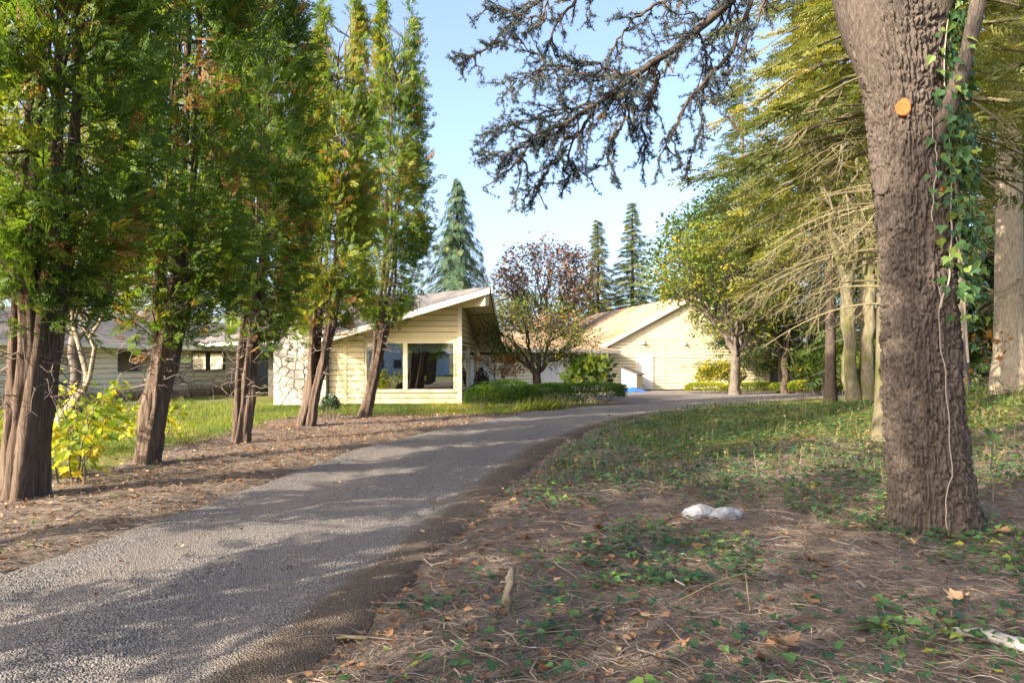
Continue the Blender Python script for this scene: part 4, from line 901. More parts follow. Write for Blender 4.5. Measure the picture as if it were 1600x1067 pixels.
# two leaders and the thin pale limb in front on the right
def rough_limb(name, pts, rad, mat, n=14, amp=.02, seed=1):
    m = MB(); k = len(pts); t = np.linspace(0, 1, k * 8); P_ = np.stack([np.interp(t, np.linspace(0, 1, k), np.array(pts)[:, c]) for c in range(3)], -1)
    for c in range(3): P_[:, c] = np.convolve(np.pad(P_[:, c], 4, 'edge'), np.ones(9) / 9, 'valid')
    tube(m, P_, np.interp(t, np.linspace(0, 1, k), rad), n, .5); v = m.v[0]; ce = np.repeat(P_, n, 0); v += nrm(v - ce) * ((fbm(v[:, 0] * 12, v[:, 1] * 12, v[:, 2] * 5, seed) - .44) * amp * 2)[:, None]
    return m.build(name, M[mat], big, True), P_
rough_limb('leader', [(3.78, 6.66, 4.0), (3.58, 6.66, 5.0), (3.32, 6.7, 6.2), (2.9, 6.9, 8.0), (2.6, 7.0, 11)], [.22, .36, .38, .28, .10], 'bark_big', 22, .03, 3)
rough_limb('leader', [(3.85, 6.64, 4.0), (3.95, 6.64, 5.0), (4.1, 6.6, 6.4), (4.25, 6.6, 9.0), (4.3, 6.6, 14)], [.2, .33, .36, .28, .06], 'bark_big', 22, .03, 4)
rough_limb('limb', [(3.92, 6.52, 3.45), (3.98, 6.36, 3.75), (4.06, 6.24, 4.1), (4.16, 6.16, 4.6), (4.24, 6.12, 5.2), (4.35, 6.05, 6.6)], [.09, .08, .066, .06, .056, .045], 'bark_big', 14, .02, 5)
def on_trunk(ang, z_, off=.02):
    c = np.interp(z_, z, cx); h = np.interp(z_, z, hw); h2 = np.minimum(h, .345)
    return np.array([c + (h + off) * math.cos(ang), TB[1] + (h2 + off) * math.sin(ang), z_ + TB[2]])
# sawn branch scars
def scar(c, nrm_, r, mat='cut'):
    c = np.array(c, float); n = nrm(np.array(nrm_, float)); u = nrm(np.cross(n, [0, 0, 1.0])); v = np.cross(n, u); k = 22; th = np.arange(k) / k * 2 * np.pi
    m = MB(); ring = lambda rr, o: c + n * o + rr * (np.cos(th)[:, None] * u + 1.25 * np.sin(th)[:, None] * v) * (1 + .06 * np.sin(th * 3 + 1))[:, None]
    V = np.concatenate([ring(r * 1.25, -.05), ring(r * 1.12, .025), ring(r, .030), [c + n * .026]]); q_ = [[s * k + i, s * k + (i + 1) % k, (s + 1) * k + (i + 1) % k, (s + 1) * k + i] for s in (0, 1) for i in range(k)]
    m.add(V, q_, [[3 * k, 2 * k + i, 2 * k + (i + 1) % k] for i in range(k)]); return m.build('branch_scar', M[mat], big)
def scar_at(ang, z_, r, mat='cut', sink=.0):
    p = on_trunk(ang, z_, -.006 - sink); return scar(p, (math.cos(ang), math.sin(ang), .05), r, mat)
scar_at(4.15, 3.97, .058)["label"] = "round orange sawn branch scar"
scar_at(3.35, 3.33, .085, 'bark_big', .02); scar_at(3.6, 2.93, .045, 'bark_big', .01); scar_at(5.0, 3.20, .026);  scar_at(4.75, 2.75, .045, 'bark_dark')
# overhanging limb with needle tufts
wood = MB(); tp_ = []; td_ = []
def limb(path, r0, r1, nside, lside, seed, hang=.35, ntw=8):
    r = np.random.default_rng(seed); P_ = np.array(path, float); t = np.linspace(0, 1, 28); k = np.linspace(0, 1, len(P_)); L = np.stack([np.interp(t, k, P_[:, c]) for c in range(3)], -1)
    L[1:-1] += r.normal(0, .012, (26, 3)); rad = np.linspace(r0, r1, 28); tube(wood, L, rad, 8, r.uniform(.2, .6))
    ax = nrm(L[-1] - L[0])
    for s in range(nside):
        f = .06 + .94 * (s + r.random()) / nside; i_ = min(int(f * 27), 27); p = L[i_]; sd = r.choice([-1, 1]); loc = nrm(L[min(i_ + 1, 27)] - L[max(i_ - 1, 0)])
        v = nrm(loc * r.uniform(.5, 1.0) + np.array([r.normal(0, .55), r.normal(0, .6), r.normal(0, .45)]) + [0, 0, -hang * r.uniform(.2, 1.3)]); l = lside * r.uniform(.4, 1.1) * (1.1 - .5 * f)
        q_ = bez(p, p + v * l + [0, 0, -.08 * l], -.06, 8, r, .035); tube(wood, q_, np.linspace(.011, .004, 8), 4, r.uniform(.1, .6), cap=False)
        for w_ in range(ntw):
            b = q_[r.integers(1, 8)]; v2 = nrm(v * .8 + r.normal(0, .6, 3)); l2 = l * r.uniform(.15, .42); q2 = bez(b, b + v2 * l2, -.05, 5, r, .05); tube(wood, q2, np.linspace(.005, .002, 5), 3, r.uniform(.1, .5), cap=False)
            nt_ = max(3, int(l2 / .021)); ff = r.random(nt_); tp_.append(np.stack([np.interp(ff, np.linspace(0, 1, 5), q2[:, c]) for c in range(3)], -1) + r.normal(0, .008, (nt_, 3))); td_.append(np.tile(v2, (nt_, 1)))
        nt_ = int(l / .035); ff = .2 + .8 * r.random(nt_); tp_.append(np.stack([np.interp(ff, np.linspace(0, 1, 8), q_[:, c]) for c in range(3)], -1) + r.normal(0, .01, (nt_, 3))); td_.append(np.tile(v, (nt_, 1)))
D = 7.0
def pth(*pp): return [P(*p) for p in pp]
limb([(2.9, 6.9, 7.6)] + pth((1160, -60, 7.0), (1143, 0, 7), (1092, 49, 6.9), (1033, 89, 6.9), (986, 123, 6.8), (935, 161, 6.8), (884, 191, 6.8), (838, 214, 6.7), (800, 260, 6.7)), .058, .006, 60, .8, 1)
limb(pth((1190, -80, 7.2), (1175, 0, 7.1), (1147, 76, 7.1), (1088, 144, 7.0), (1050, 205, 7.0), (1030, 255, 6.9)), .032, .006, 20, .55, 2)
limb(pth((1000, 112, 6.8), (930, 120, 7.0), (870, 105, 7.1), (800, 60, 7.2)), .02, .005, 16, .5, 3, .2)
limb(pth((900, -60, 7.4), (860, -10, 7.3), (820, 13, 7.3), (775, 62, 7.2), (745, 85, 7.2), (708, 82, 7.2)), .025, .004, 22, .42, 4, .3)
limb(pth((940, -70, 7.6), (905, -10, 7.5), (870, 40, 7.4), (850, 95, 7.4), (830, 130, 7.3)), .022, .004, 16, .5, 5, .4)
limb(pth((1090, -60, 7.4), (1040, 0, 7.4), (990, 30, 7.3), (960, 70, 7.3), (945, 110, 7.3)), .025, .004, 16, .5, 6, .4)
limb(pth((935, 161, 6.8), (890, 230, 6.9), (850, 275, 6.9), (822, 300, 6.9)), .014, .004, 16, .42, 7, .3)
limb(pth((935, 161, 6.8), (860, 175, 7.0), (800, 195, 7.1), (760, 205, 7.1)), .016, .004, 18, .42, 8, .2)
limb(pth((986, 123, 6.8), (975, 190, 6.9), (950, 235, 6.9), (960, 280, 6.9)), .014, .004, 14, .42, 9, .3)
limb(pth((1088, 144, 7.0), (1100, 190, 7.1), (1080, 240, 7.1), (1065, 262, 7.1)), .012, .004, 8, .4, 10, .3)
limb(pth((1210, -60, 6.8), (1190, 20, 6.8), (1165, 70, 6.8), (1130, 130, 6.8)), .016, .004, 9, .4, 11, .3)
limb(pth((884, 191, 6.8), (830, 215, 6.6), (790, 240, 6.6), (765, 238, 6.6)), .014, .004, 14, .4, 12, .3)
limb(pth((986, 123, 6.8), (920, 95, 6.6), (850, 110, 6.6), (790, 130, 6.6)), .014, .004, 18, .45, 13, .35)
limb(pth((884, 191, 6.8), (880, 235, 7.1), (900, 262, 7.1), (880, 290, 7.1)), .010, .004, 12, .4, 14, .3)
limb(pth((1033, 89, 6.9), (1020, 140, 7.1), (1000, 190, 7.1), (1010, 240, 7.1)), .013, .004, 16, .45, 15, .35)
limb(pth((1092, 49, 6.9), (1110, 100, 7.2), (1095, 150, 7.2)), .012, .004, 12, .45, 16, .3)
limb(pth((860, -10, 7.3), (850, 30, 7.0), (800, 20, 7.0), (755, 5, 7.0)), .012, .004, 14, .4, 17, .3)
wood.build('limb', M['bark_dark'], big, True)
tp = np.concatenate(tp_); td = np.concatenate(td_); n = len(tp); m = MB(); tv = np.clip(np.random.default_rng(3).normal(.35, .16, n) + (vn(tp[:, 0] * 2, tp[:, 1] * 2, tp[:, 2] * 2, 6) > .78) * .5, 0, 1)
nn = td * .4 + np.random.default_rng(4).normal(size=(n, 3)); xd = np.cross(nn, np.random.default_rng(5).normal(size=(n, 3)))
scatter(m, TUFT[0], TUFT[1], tp, frames(xd, nn), np.random.default_rng(6).uniform(.022, .042, n), tv); m.build('needles', M['cedar_needle'], big)
# bare dead branches sticking out of the trunk to left and right
br = MB(); r = np.random.default_rng(17)
for (pz, az, L) in ((4.45, 3.05, .9), (4.2, .1, .8), (3.5, -.1, .7)): bare_branch(br, (3.72 if az > 1.5 else 4.1, 6.6, pz), az, L, r, .014, 5, -.05)
br.build('dead_branches', M['deadbranch'], big, True)["kind"] = "stuff"

# ivy climbing the trunk: vine stems and single leaves
ivy = thing('climbing_ivy', 'green ivy climbing the right side of the big furrowed trunk', 'ivy', (4.3, 6.3, 0))
def vine(pts, r0, lab=None):
    zz = np.linspace(0, 1, 40); k = np.linspace(0, 1, len(pts)); A_ = np.interp(zz, k, [p[0] for p in pts]) + (vn(zz * 14, 3.3, 0, 5) - .5) * .12; Z_ = np.interp(zz, k, [p[1] for p in pts])
    m = MB(); tube(m, [on_trunk(a_, z_, .035) for a_, z_ in zip(A_, Z_)], np.linspace(r0, r0 * .5, 40), 6, .8); m.build('vine', M['twig'], ivy, True); return list(zip(A_, Z_))
vs = [vine([(4.48, .02), (4.46, .3), (4.62, .55), (4.66, 1.1), (4.62, 1.6), (4.58, 2.05), (4.66, 2.3)], .0065), vine([(4.60, 2.1), (4.95, 2.4), (5.1, 2.9), (5.3, 3.6), (5.35, 4.4), (5.4, 5.2)], .010), vine([(5.5, 1.6), (5.6, 2.4), (5.5, 3.2), (5.7, 4.2), (5.6, 5.2)], .012), vine([(4.55, 2.9), (4.8, 3.5), (4.75, 3.9)], .006)]
lm = []
for k in range(5):
    m = MB(); m.add(IVY[0], None, IVY[1], .15 + k * .18); lm.append(m.mesh('ivy_leaf', M['ivy']))
r = np.random.default_rng(31)
for k in range(299):
    u = r.random(); z_ = 2.0 + 3.2 * u ** .9 if k > 18 else r.uniform(.9, 2.2); a_ = r.normal(5.35 + .15 * math.sin(z_ * 3), .36) if k > 18 else r.normal(5.75, .12)
    if z_ > 2.3 and z_ < 3.2 and r.random() < .35: a_ = r.normal(4.95, .2)
    if a_ < 5.1 and z_ > 3.5: a_ += .5
    p = on_trunk(a_, z_, r.uniform(.06, .16 if r.random() < .7 else .27)); out = np.array([math.cos(a_), math.sin(a_), .35]); d_ = nrm(np.array([r.normal(0, .5), r.normal(0, .3), -.8]) + out * .3)
    R_ = frames(d_[None], (out + r.normal(0, .35, 3))[None])[0]; o = link('leaf', lm[r.integers(5)], ivy); s_ = r.uniform(.065, .12)
    Mx = Matrix([[R_[0, 0] * s_, R_[0, 1] * s_, R_[0, 2] * s_, p[0]], [R_[1, 0] * s_, R_[1, 1] * s_, R_[1, 2] * s_, p[1]], [R_[2, 0] * s_, R_[2, 1] * s_, R_[2, 2] * s_, p[2]], [0, 0, 0, 1]]); o.matrix_basis = Mx

pp_ = []; dd_2 = []; nn_2 = []
for k in range(520):
    z_ = r.uniform(2.2, 5.3); a_ = r.normal(5.55 + .15 * math.sin(z_ * 3), .30); out = np.array([math.cos(a_), math.sin(a_), .35]); pp_.append(on_trunk(a_, z_, r.uniform(.03, .22))); dd_2.append(np.array([r.normal(0, .5), r.normal(0, .3), -.8]) + out * .3); nn_2.append(out + r.normal(0, .4, 3))
m = MB(); scatter(m, IVY[0], IVY[1], np.array(pp_), frames(np.array(dd_2), np.array(nn_2)), r.uniform(.06, .12, 520), np.clip(r.normal(.35, .2, 520), 0, 1)); o = m.build('ivy_foliage', M['ivy'], ivy); o["kind"] = "stuff"
# ------------------------------------------------------------------ trees and shrubs round the buildings
# old ornamental tree in front of the connecting wing
crown_tree('ornamental_tree', 'gnarled dark-trunked tree with thin yellowing crown behind the box hedge', 'tree', (1.05, 29.0), 1.35, .21, [((0.9, 29, 3.0), (2.2, 1.9, 1.7)), ((2.4, 28.8, 2.5), (1.2, 1.2, .9)), ((-.3, 29, 3.3), (1.1, 1.2, 1.2))], 420, 11, LEAF2, .11, (.17, .17, .15), 'leaf_green', 'bark_dark', 201, 7, 5, bow=.05, tint=(.55, .25), droop=.10)
crown_tree('japanese_maple', 'small orange-leaved maple beside the white wing door', 'tree', (-.55, 28.9), .7, .05, [((-.8, 28.8, 1.75), (1.0, .8, .28)), ((.1, 29.2, 2.0), (.7, .7, .35)), ((-.2, 28.9, 1.3), (.8, .6, .25))], 130, 10, LEAF2, .10, (.14, .14, .06), 'leaf_orange', 'bark_dark', 202, 4, 4, tint=(.5, .25), shell=.2)
crown_tree('vase_tree', 'vase-shaped tree with yellow-green leaves in front of the workshop', 'tree', (11.3, 34.6), 2.1, .27, [((11.2, 34.6, 6.0), (3.2, 2.8, 3.0)), ((9.2, 34.4, 6.0), (2.3, 1.8, 1.5)), ((12.4, 34.6, 4.4), (1.5, 1.6, 1.5)), ((10.6, 34.6, 7.6), (2.2, 2, 1.6))], 820, 13, LEAF2, .19, (.28, .28, .22), 'leaf_green', 'bark_grey', 203, 9, 6, bow=.03, tint=(.66, .22))
crown_tree('copper_beech', 'purple copper beech rising behind the low connecting wing', 'tree', (2.6, 50), 3, .35, [((2.4, 50, 7.0), (3.3, 3, 4.0)), ((-.3, 50, 6.2), (1.6, 1.8, 2.6)), ((4.6, 50, 7.6), (1.6, 1.6, 2.6))], 620, 10, LEAF2, .26, (.32, .32, .32), 'leaf_copper', 'bark_dark', 204, 9, 6, tint=(.45, .2))
crown_tree('multi_stem_tree', 'pale multi-stemmed tree with mossy upper trunks, left of the big trunk', 'tree', (12.15, 24.0), 4.6, .21, [((12.0, 24, 10), (3, 3, 3.0)), ((13.5, 24.5, 9), (2.5, 2.5, 2.5))], 220, 8, LEAF2, .2, (.35, .35, .3), 'leaf_green', 'bark_moss', 205, 3, 4, trunks=4, tspread=.21, sides=12)
crown_tree('holly_tree', 'dark glossy evergreen tree between the vase tree and pale trunks', 'tree', (14.6, 37.0), 2.6, .22, [((14.4, 37, 6.2), (3.0, 2.5, 4.2)), ((16.8, 37, 5.6), (2.4, 2.2, 3.4)), ((13, 38, 9.5), (2.2, 2.2, 2.5))], 700, 14, LEAF2, .17, (.3, .3, .28), 'leaf_dark', 'bark_dark', 206, 8, 5)
crown_tree('forked_tree', 'leaning forked pale trunk against the cream wing at the left', 'tree', (-11.4, 17.0), 1.0, .17, [((-9.4, 17.2, 6.0), (1.8, 1.6, 2.4)), ((-12.0, 17.3, 6.6), (1.8, 1.8, 2.5))], 230, 9, LEAF2, .14, (.25, .25, .2), 'leaf_gold', 'bark_pale', 207, 2, 5, lean=(.65, .1), bow=.0)
crown_tree('leafy_tree', 'round leafy lawn tree added behind the second conifer to shade the house front', 'tree', (-13.2, 20.6), 2.6, .16, [((-13.2, 20.9, 6.3), (2.4, 3.0, 3.0))], 420, 12, LEAF2, .16, (.25, .25, .22), 'leaf_gold', 'bark_grey', 208, 6, 4)  # hidden tree added so its crown shades the front wall
# shade trees behind the left wing and far left
BG = 'leafy trees behind the house'
crown_tree('leafy_tree', 'tall yellow-green tree behind the wing, seen beyond the two leftmost conifers', 'tree', (-29, 43), 6, .5, [((-29, 43, 13), (7, 6, 8))], 520, 10, LEAF2, .42, (.6, .6, .5), 'leaf_gold', 'bark_grey', 211, 8, 5, BG)
crown_tree('leafy_tree', 'tall green tree behind the wing, beyond the second and third conifers', 'tree', (-20.5, 50), 6, .5, [((-20.5, 50, 14), (6.5, 6, 9))], 560, 10, LEAF2, .42, (.6, .6, .5), 'leaf_green', 'bark_grey', 212, 8, 5, BG)
crown_tree('leafy_tree', 'thin grey-green tree behind the house, beyond the third and fourth conifers', 'tree', (-15.5, 47), 7, .4, [((-15.5, 47, 17), (3.6, 3.6, 9))], 420, 8, LEAF2, .36, (.5, .5, .5), 'leaf_green', 'bark_grey', 213, 8, 5, BG)
crown_tree('leafy_tree', 'golden tree behind the wing at the extreme left edge', 'tree', (-36, 41), 6, .5, [((-36, 41, 11), (6, 6, 8))], 420, 10, LEAF2, .42, (.6, .6, .5), 'leaf_gold', 'bark_grey', 214, 8, 5, BG)
conifer('weeping_cypress', 'weeping blue-green cypress with a thin spire behind the house gable', (-3.62, 45), 13.9, 3.7, 1.5, 'weeping', 'bark_dark', 221, 230, 44, .62, .25, .62, .80, hang=1.3, tint=(.42, .16), jag=.18)
conifer('fir_tree', 'slim sunlit fir behind the workshop, left of the taller one', (7.3, 58), 13.9, 2.6, 1.0, 'fir_yellow', 'bark_dark', 222, 170, 50, .65, .22, .35, .95, 'firs behind the workshop', sweep=.15, tint=(.35, .2), jag=.42)
conifer('fir_tree', 'tallest fir behind the workshop roof', (10.4, 59), 15.6, 3.2, 1.0, 'fir', 'bark_dark', 223, 180, 50, .7, .25, .35, .95, 'firs behind the workshop', sweep=.15, tint=(.7, .2), jag=.42)
conifer('fir_tree', 'low dark fir behind the workshop ridge', (12.6, 56), 10.5, 2.6, .8, 'fir', 'bark_dark', 224, 80, 24, .8, .2, .35, .95, 'firs behind the workshop', sweep=.1, tint=(.4, .15))
conifer('fir_tree', 'short fir between the copper beech and the slim fir', (5.6, 61), 9.5, 2.6, .8, 'fir_yellow', 'bark_dark', 225, 70, 24, .8, .2, .35, .95, 'firs behind the workshop', sweep=.1, tint=(.4, .2))
crown_tree('evergreen_tree', 'dark evergreen tree behind the vase tree, over the workshop gable', 'tree', (13.6, 46.5), 4, .4, [((13.4, 46.5, 8.6), (4.2, 3.6, 4.6)), ((15.5, 47, 11.2), (3.4, 3, 3.4))], 640, 11, LEAF2, .3, (.42, .42, .36), 'leaf_green', 'bark_dark', 226, 8, 5, tint=(.22, .12))
# deep green bank behind everything on the right
FG = 'forest trees at the right'
conifer('forest_conifer', 'pale thick conifer trunk with bare snags at the right edge', (11.65, 16.0), 21, 3.6, 7.2, 'fir_yellow', 'bark_sun', 231, 120, 36, .7, .31, .35, .8, FG, dead=18, deadL=1.9, dead_z=(2.2, 7.5), tint=(.4, .2))
conifer('forest_conifer', 'yellow-green conifer with bare drooping lower boughs directly left of big trunk', (6.85, 12.4), 15, 3.3, 5.4, 'fir_yellow', 'bark_moss', 232, 120, 60, .5, .22, .42, .75, FG, dead=0, tint=(.38, .2))
conifer('forest_conifer', 'bright yellow-green conifer behind the bare bough tangle', (12.6, 27.0), 19, 3.8, 6.2, 'fir_yellow', 'bark_dark', 234, 120, 60, .8, .2, .4, .7, FG, tint=(.45, .2), jag=.4)
conifer('forest_conifer', 'slim conifer half hidden just right of the big trunk', (13.4, 20.5), 20, 3.0, 5.5, 'fir_yellow', 'bark_grey', 233, 80, 24, .7, .26, .35, .8, FG, dead=10, deadL=1.6, dead_z=(2, 6), tint=(.35, .2))
for k, (x, y, h_, r_, mt, lab) in enumerate(((18, 30, 21, 4.4, 'fir', 'dark forest conifer behind the holly, right of the pale fence'), (23, 33, 22, 4.5, 'fir_yellow', 'sunlit forest conifer behind the pale multi-stemmed tree'), (21.5, 27, 19, 4.0, 'fir', 'dark forest conifer seen right of the big trunk'),
                                     (27, 36, 23, 5, 'fir_yellow', 'sunlit forest conifer behind the pale thick trunk'), (31, 38, 24, 5, 'fir', 'dark forest conifer at the right edge'), (14.5, 43, 20, 4.6, 'fir', 'tall dark conifer over the right end of the workshop'), (19.5, 44, 22, 4.6, 'fir_yellow', 'tall sunlit conifer over the pale fence'), (25.5, 47, 22, 4.8, 'fir', 'farthest dark conifer behind the pale trunks'))):
    conifer('forest_conifer', lab, (x, y), h_, r_, 1.8, mt, 'bark_grey', 240 + k, 110, 32, 1.1, .32, .4, .8, FG, tint=(.42, .2))
# bare lower boughs of the yellow-green conifer: a pale tangle
tn = thing('dead_bough_tangle', 'pale tangle of bare drooping boughs left of the big trunk', 'dead branches', (6.4, 12.0, 2.5))
for k in range(28):
    r = np.random.default_rng(700 + k); br = MB(); zz_ = r.uniform(2.6, 6.6); bare_branch(br, (6.75, 12.3, zz_), math.pi + r.normal(.0, .7), r.uniform(1.3, 3.0), r, None, 16, r.uniform(-.05, .22)); br.build('bough', M['deadbranch'], tn, True)
# understorey
UG = 'undergrowth shrubs'
for k, (px, d, w_, h_, mt, lab) in enumerate(((1122, 38.5, 1.3, .95, 'leaf_gold', 'pale leafy shrub against the right end of the workshop wall'), (1200, 44, 2.4, 2.0, 'leaf_gold', 'golden bush in front of the pale fence'), (1245, 46, 2.0, 1.6, 'leaf_orange', 'rusty orange bush by the pale fence'), (1300, 33, 2.2, 1.5, 'leaf_green', 'green bush left of the multi-stemmed tree'),
                                              (1385, 26, 1.8, 1.3, 'leaf_green', 'green bush right of the multi-stemmed tree'), (1420, 34, 3.0, 2.4, 'leaf_gold', 'golden bush hidden partly by the big trunk'), (1530, 30, 2.5, 2.0, 'leaf_gold', 'sunlit bush between the big trunk and pale trunk'), (1625, 30, 2.8, 2.4, 'leaf_gold', 'sunlit bush at the right edge'))):
    shrub('bush', lab, 'shrub', ((px - 800) / FPX * d, d), (w_, w_ * .8, h_), 1800, LEAF2, .17, mt, 300 + k, UG, tint=(.45, .3), rough=.9, shell=.3)
r = np.random.default_rng(51)
# slender trunks between
for k, (px, d, tr_, h_, mt, lab) in enumerate(((1228, 35.5, .17, 7, 'bark_dark', 'slender dark trunk standing in the golden hedge'), (1288, 38, .09, 6, 'bark_pale', 'thin white trunk right of the slender dark one'), (1262, 40, .07, 5, 'bark_pale', 'very thin pale sapling trunk near the pale fence'))):
    x = (px - 800) / FPX * d; crown_tree('slender_tree', lab, 'tree', (x, d), h_ * .6, tr_, [((x, d, h_), (1.3, 1.3, 1.6))], 60, 8, LEAF2, .16, (.3, .3, .3), 'leaf_dark' if k == 0 else 'leaf_green', mt, 320 + k, 4, 3, 'slender trunks near the fence')
# hedges
shrub('box_hedge', 'long clipped box hedge along the drive in front of the white doors', 'hedge', (2.25, 25.7), (2.85, .55, .44), 15000, LEAF2, .055, 'box', 331, None, 5.0, math.radians(40), 40, (.45, .25), shell=.8, rough=.25)
shrub('box_shrub', 'rounded box bush at the left end of the hedge, by the house corner', 'shrub', (-1.0, 23.9), (.72, .6, .46), 4500, LEAF2, .055, 'box', 332, 'rounded box bushes', 2.6, 0, 14, (.55, .25), shell=.75)
shrub('box_shrub', 'second rounded box bush, between the corner bush and the hedge', 'shrub', (-.05, 23.75), (.62, .55, .44), 4000, LEAF2, .055, 'box', 333, 'rounded box bushes', 2.6, 0, 14, (.5, .25), shell=.75)
shrub('box_shrub', 'darker box bush behind the hedge under the orange maple', 'shrub', (-.4, 27.2), (1.3, .6, .52), 4500, LEAF2, .06, 'box', 334, 'rounded box bushes', 3, .3, 14, (.25, .2), shell=.75)
shrub('box_shrub', 'box bush at the foot of the gnarled tree', 'shrub', (1.7, 28.2), (.8, .5, .45), 2500, LEAF2, .06, 'box', 335, 'rounded box bushes', 2.6, 0, 14, (.25, .2), shell=.75)
shrub('golden_hedge', 'sunlit golden hedge left of the vase tree trunk', 'hedge', (10.4, 36.6), (1.15, .5, .34), 3500, LEAF2, .075, 'box_gold', 336, 'low golden hedges', 4, .1, 10, (.6, .3), shell=.7)
shrub('golden_hedge', 'low green and gold hedge between the vase tree and slender dark trunk', 'hedge', (13.0, 36.4), (1.6, .5, .34), 4500, LEAF2, .075, 'box_gold', 337, 'low golden hedges', 4, -.02, 10, (.35, .3), shell=.7)
shrub('golden_hedge', 'sunlit golden hedge right of the slender dark trunk', 'hedge', (16.0, 35.4), (1.7, .55, .42), 4500, LEAF2, .08, 'box_gold', 338, 'low golden hedges', 4, -.1, 10, (.6, .3), shell=.7)
shrub('large_leaf_shrub', 'large-leaved green shrub in front of the white garage door', 'shrub', (3.15, 28.2), (1.0, .8, 1.12), 420, MAPLE, .27, 'leaf_green', 339, None, 2, 0, 22, (.5, .2), shell=.3, rough=1.0)
shrub('dry_shrub', 'dark spindly shrub against the house corner beside the hedge', 'shrub', (-1.35, 30.5), (.35, .4, .75), 500, LEAF2, .10, 'leaf_copper', 340, None, 2, 0, 12, (.3, .2), shell=.3)
shrub('young_evergreen', 'small blue-green evergreen between the fourth and last conifer trunks', 'shrub', (-5.3, 19.9), (.28, .28, .38), 700, LEAF2, .08, 'leaf_dark', 341, None, 2, 0, 8, (.5, .2), shell=.3)
crown_tree('rusty_tree', 'small rust-coloured tree behind the gnarled tree and the low wing roof', 'tree', (3.2, 42), 1.2, .12, [((2.6, 42, 3.4), (2.6, 1.6, 1.5))], 160, 10, LEAF2, .17, (.25, .25, .22), 'leaf_copper', 'bark_dark', 342, 5, 4, tint=(.75, .2))

# yellow saplings at the left with single leaves
ml = []
for k in range(6):
    m = MB(); m.add(MAPLE[0], None, MAPLE[1], .08 + k * .17); ml.append(m.mesh('maple_leaf', M['leaf_yellow']))
def sapling(label, x, y, h_, nst, nl, seed, ls=.2):
    r = np.random.default_rng(seed); z0 = float(gz(x, y)); root = thing('yellow_sapling', label, 'sapling', (x, y, z0), 'yellow-leaved saplings under the conifers')
    st = []
    for k in range(nst):
        a = r.uniform(0, 6.28); l = r.uniform(.1, .6) * h_ * .6; hh = h_ * r.uniform(.6, 1.0); p0 = np.array([x + r.normal(0, .15), y + r.normal(0, .15), z0 - .05]); p1 = p0 + [math.cos(a) * l, math.sin(a) * l, hh]
        q_ = bez(p0, p1, .08, 9, r, .02); m = MB(); tube(m, q_, np.linspace(.014, .004, 9), 5, .3); m.build('stem', M['bark_grey'], root, True); st.append(q_)
    for k in range(nl):
        q_ = st[r.integers(nst)]; f = r.uniform(.22, 1); p = np.array([np.interp(f, np.linspace(0, 1, 9), q_[:, c]) for c in range(3)]); a = r.uniform(0, 6.28); pet = r.uniform(.05, .28); d_ = np.array([math.cos(a), math.sin(a), r.uniform(-.5, .1)])
        p = p + d_ * [pet, pet, .3 * pet]; R_ = frames((d_ + [0, 0, -.35])[None], (np.array([0, 0, 1.0]) + r.normal(0, .45, 3))[None])[0]; s_ = ls * r.uniform(.6, 1.2)
        o = link('leaf', ml[int(np.clip(r.normal(2.1 + (1.2 if f < .5 else 0), 1.2), 0, 5))], root); o.matrix_basis = Matrix([[*(R_[0] * s_), p[0]], [*(R_[1] * s_), p[1]], [*(R_[2] * s_), p[2]], [0, 0, 0, 1]])
sapling('yellow-leaved sapling right beside the nearest conifer trunk', -6.0, 9.35, 1.25, 5, 90, 401, .17)
sapling('yellow-leaved sapling between the nearest and second conifer', -6.45, 10.3, 1.45, 6, 110, 402, .19)
sapling('tall green-topped sapling before the leaning forked trunk', -7.6, 12.2, 1.75, 6, 120, 403, .19)
sapling('small yellow sapling tight behind the second conifer trunk', -7.3, 13.4, 1.2, 5, 80, 404, .17)
sapling('yellow sapling to the right of the second conifer trunk', -7.35, 14.6, 1.25, 4, 70, 405, .17)
sapling('yellow sapling at the left picture edge behind the nearest trunk', -7.2, 9.5, 1.3, 5, 80, 406, .17)
# ------------------------------------------------------------------ ground cover
def rand_pts(n, x0, x1, y0, y1, rg, ypow=1.0):
    y = y0 + (y1 - y0) * rg.random(n) ** ypow; return rg.uniform(x0, x1, n), y
def vis(x, y, mrg=.6): return np.abs(x) < y * .76 + mrg
def put(name, T, x, y, dz, d, nn, s, tint, mat, label, kind='stuff'):
    zz = gz(x, y); m = MB(); scatter(m, T[0], T[1], np.stack([x, y, zz + dz], -1), frames(d, nn), s, tint)
    o = m.build(name, M[mat]); o["kind"] = kind; o["label"] = label; return o
rg = np.random.default_rng(1001)
flatd = lambda n: np.stack([rg.normal(size=n), rg.normal(size=n), rg.normal(0, .12, n)], -1)
upn = lambda n, s=.2: np.stack([rg.normal(0, s, n), rg.normal(0, s, n), np.ones(n)], -1)
# needles and fibres on the bare soil, right foreground and under the conifers
x, y = rand_pts(105000, -6, 9, 2.2, 17, rg, 1.7); sd = road_sd(x, y); k = vis(x, y) & (sd > -.35 * rg.random(len(x)) ** 2) & (x > -5.9 + .0 * y) & ((x > 0) & (y < 13) | (x < 0)) ; x, y = x[k], y[k]; n = len(x)
put('needle_litter', NEEDLE, x, y, rg.uniform(.002, .03, n), flatd(n), upn(n, .5), rg.uniform(.05, .14, n) * (1 + .03 * y), np.clip(rg.normal(.45, .25, n), 0, 1), 'needle_litter', 'brown fallen needles and fibres covering the soil')
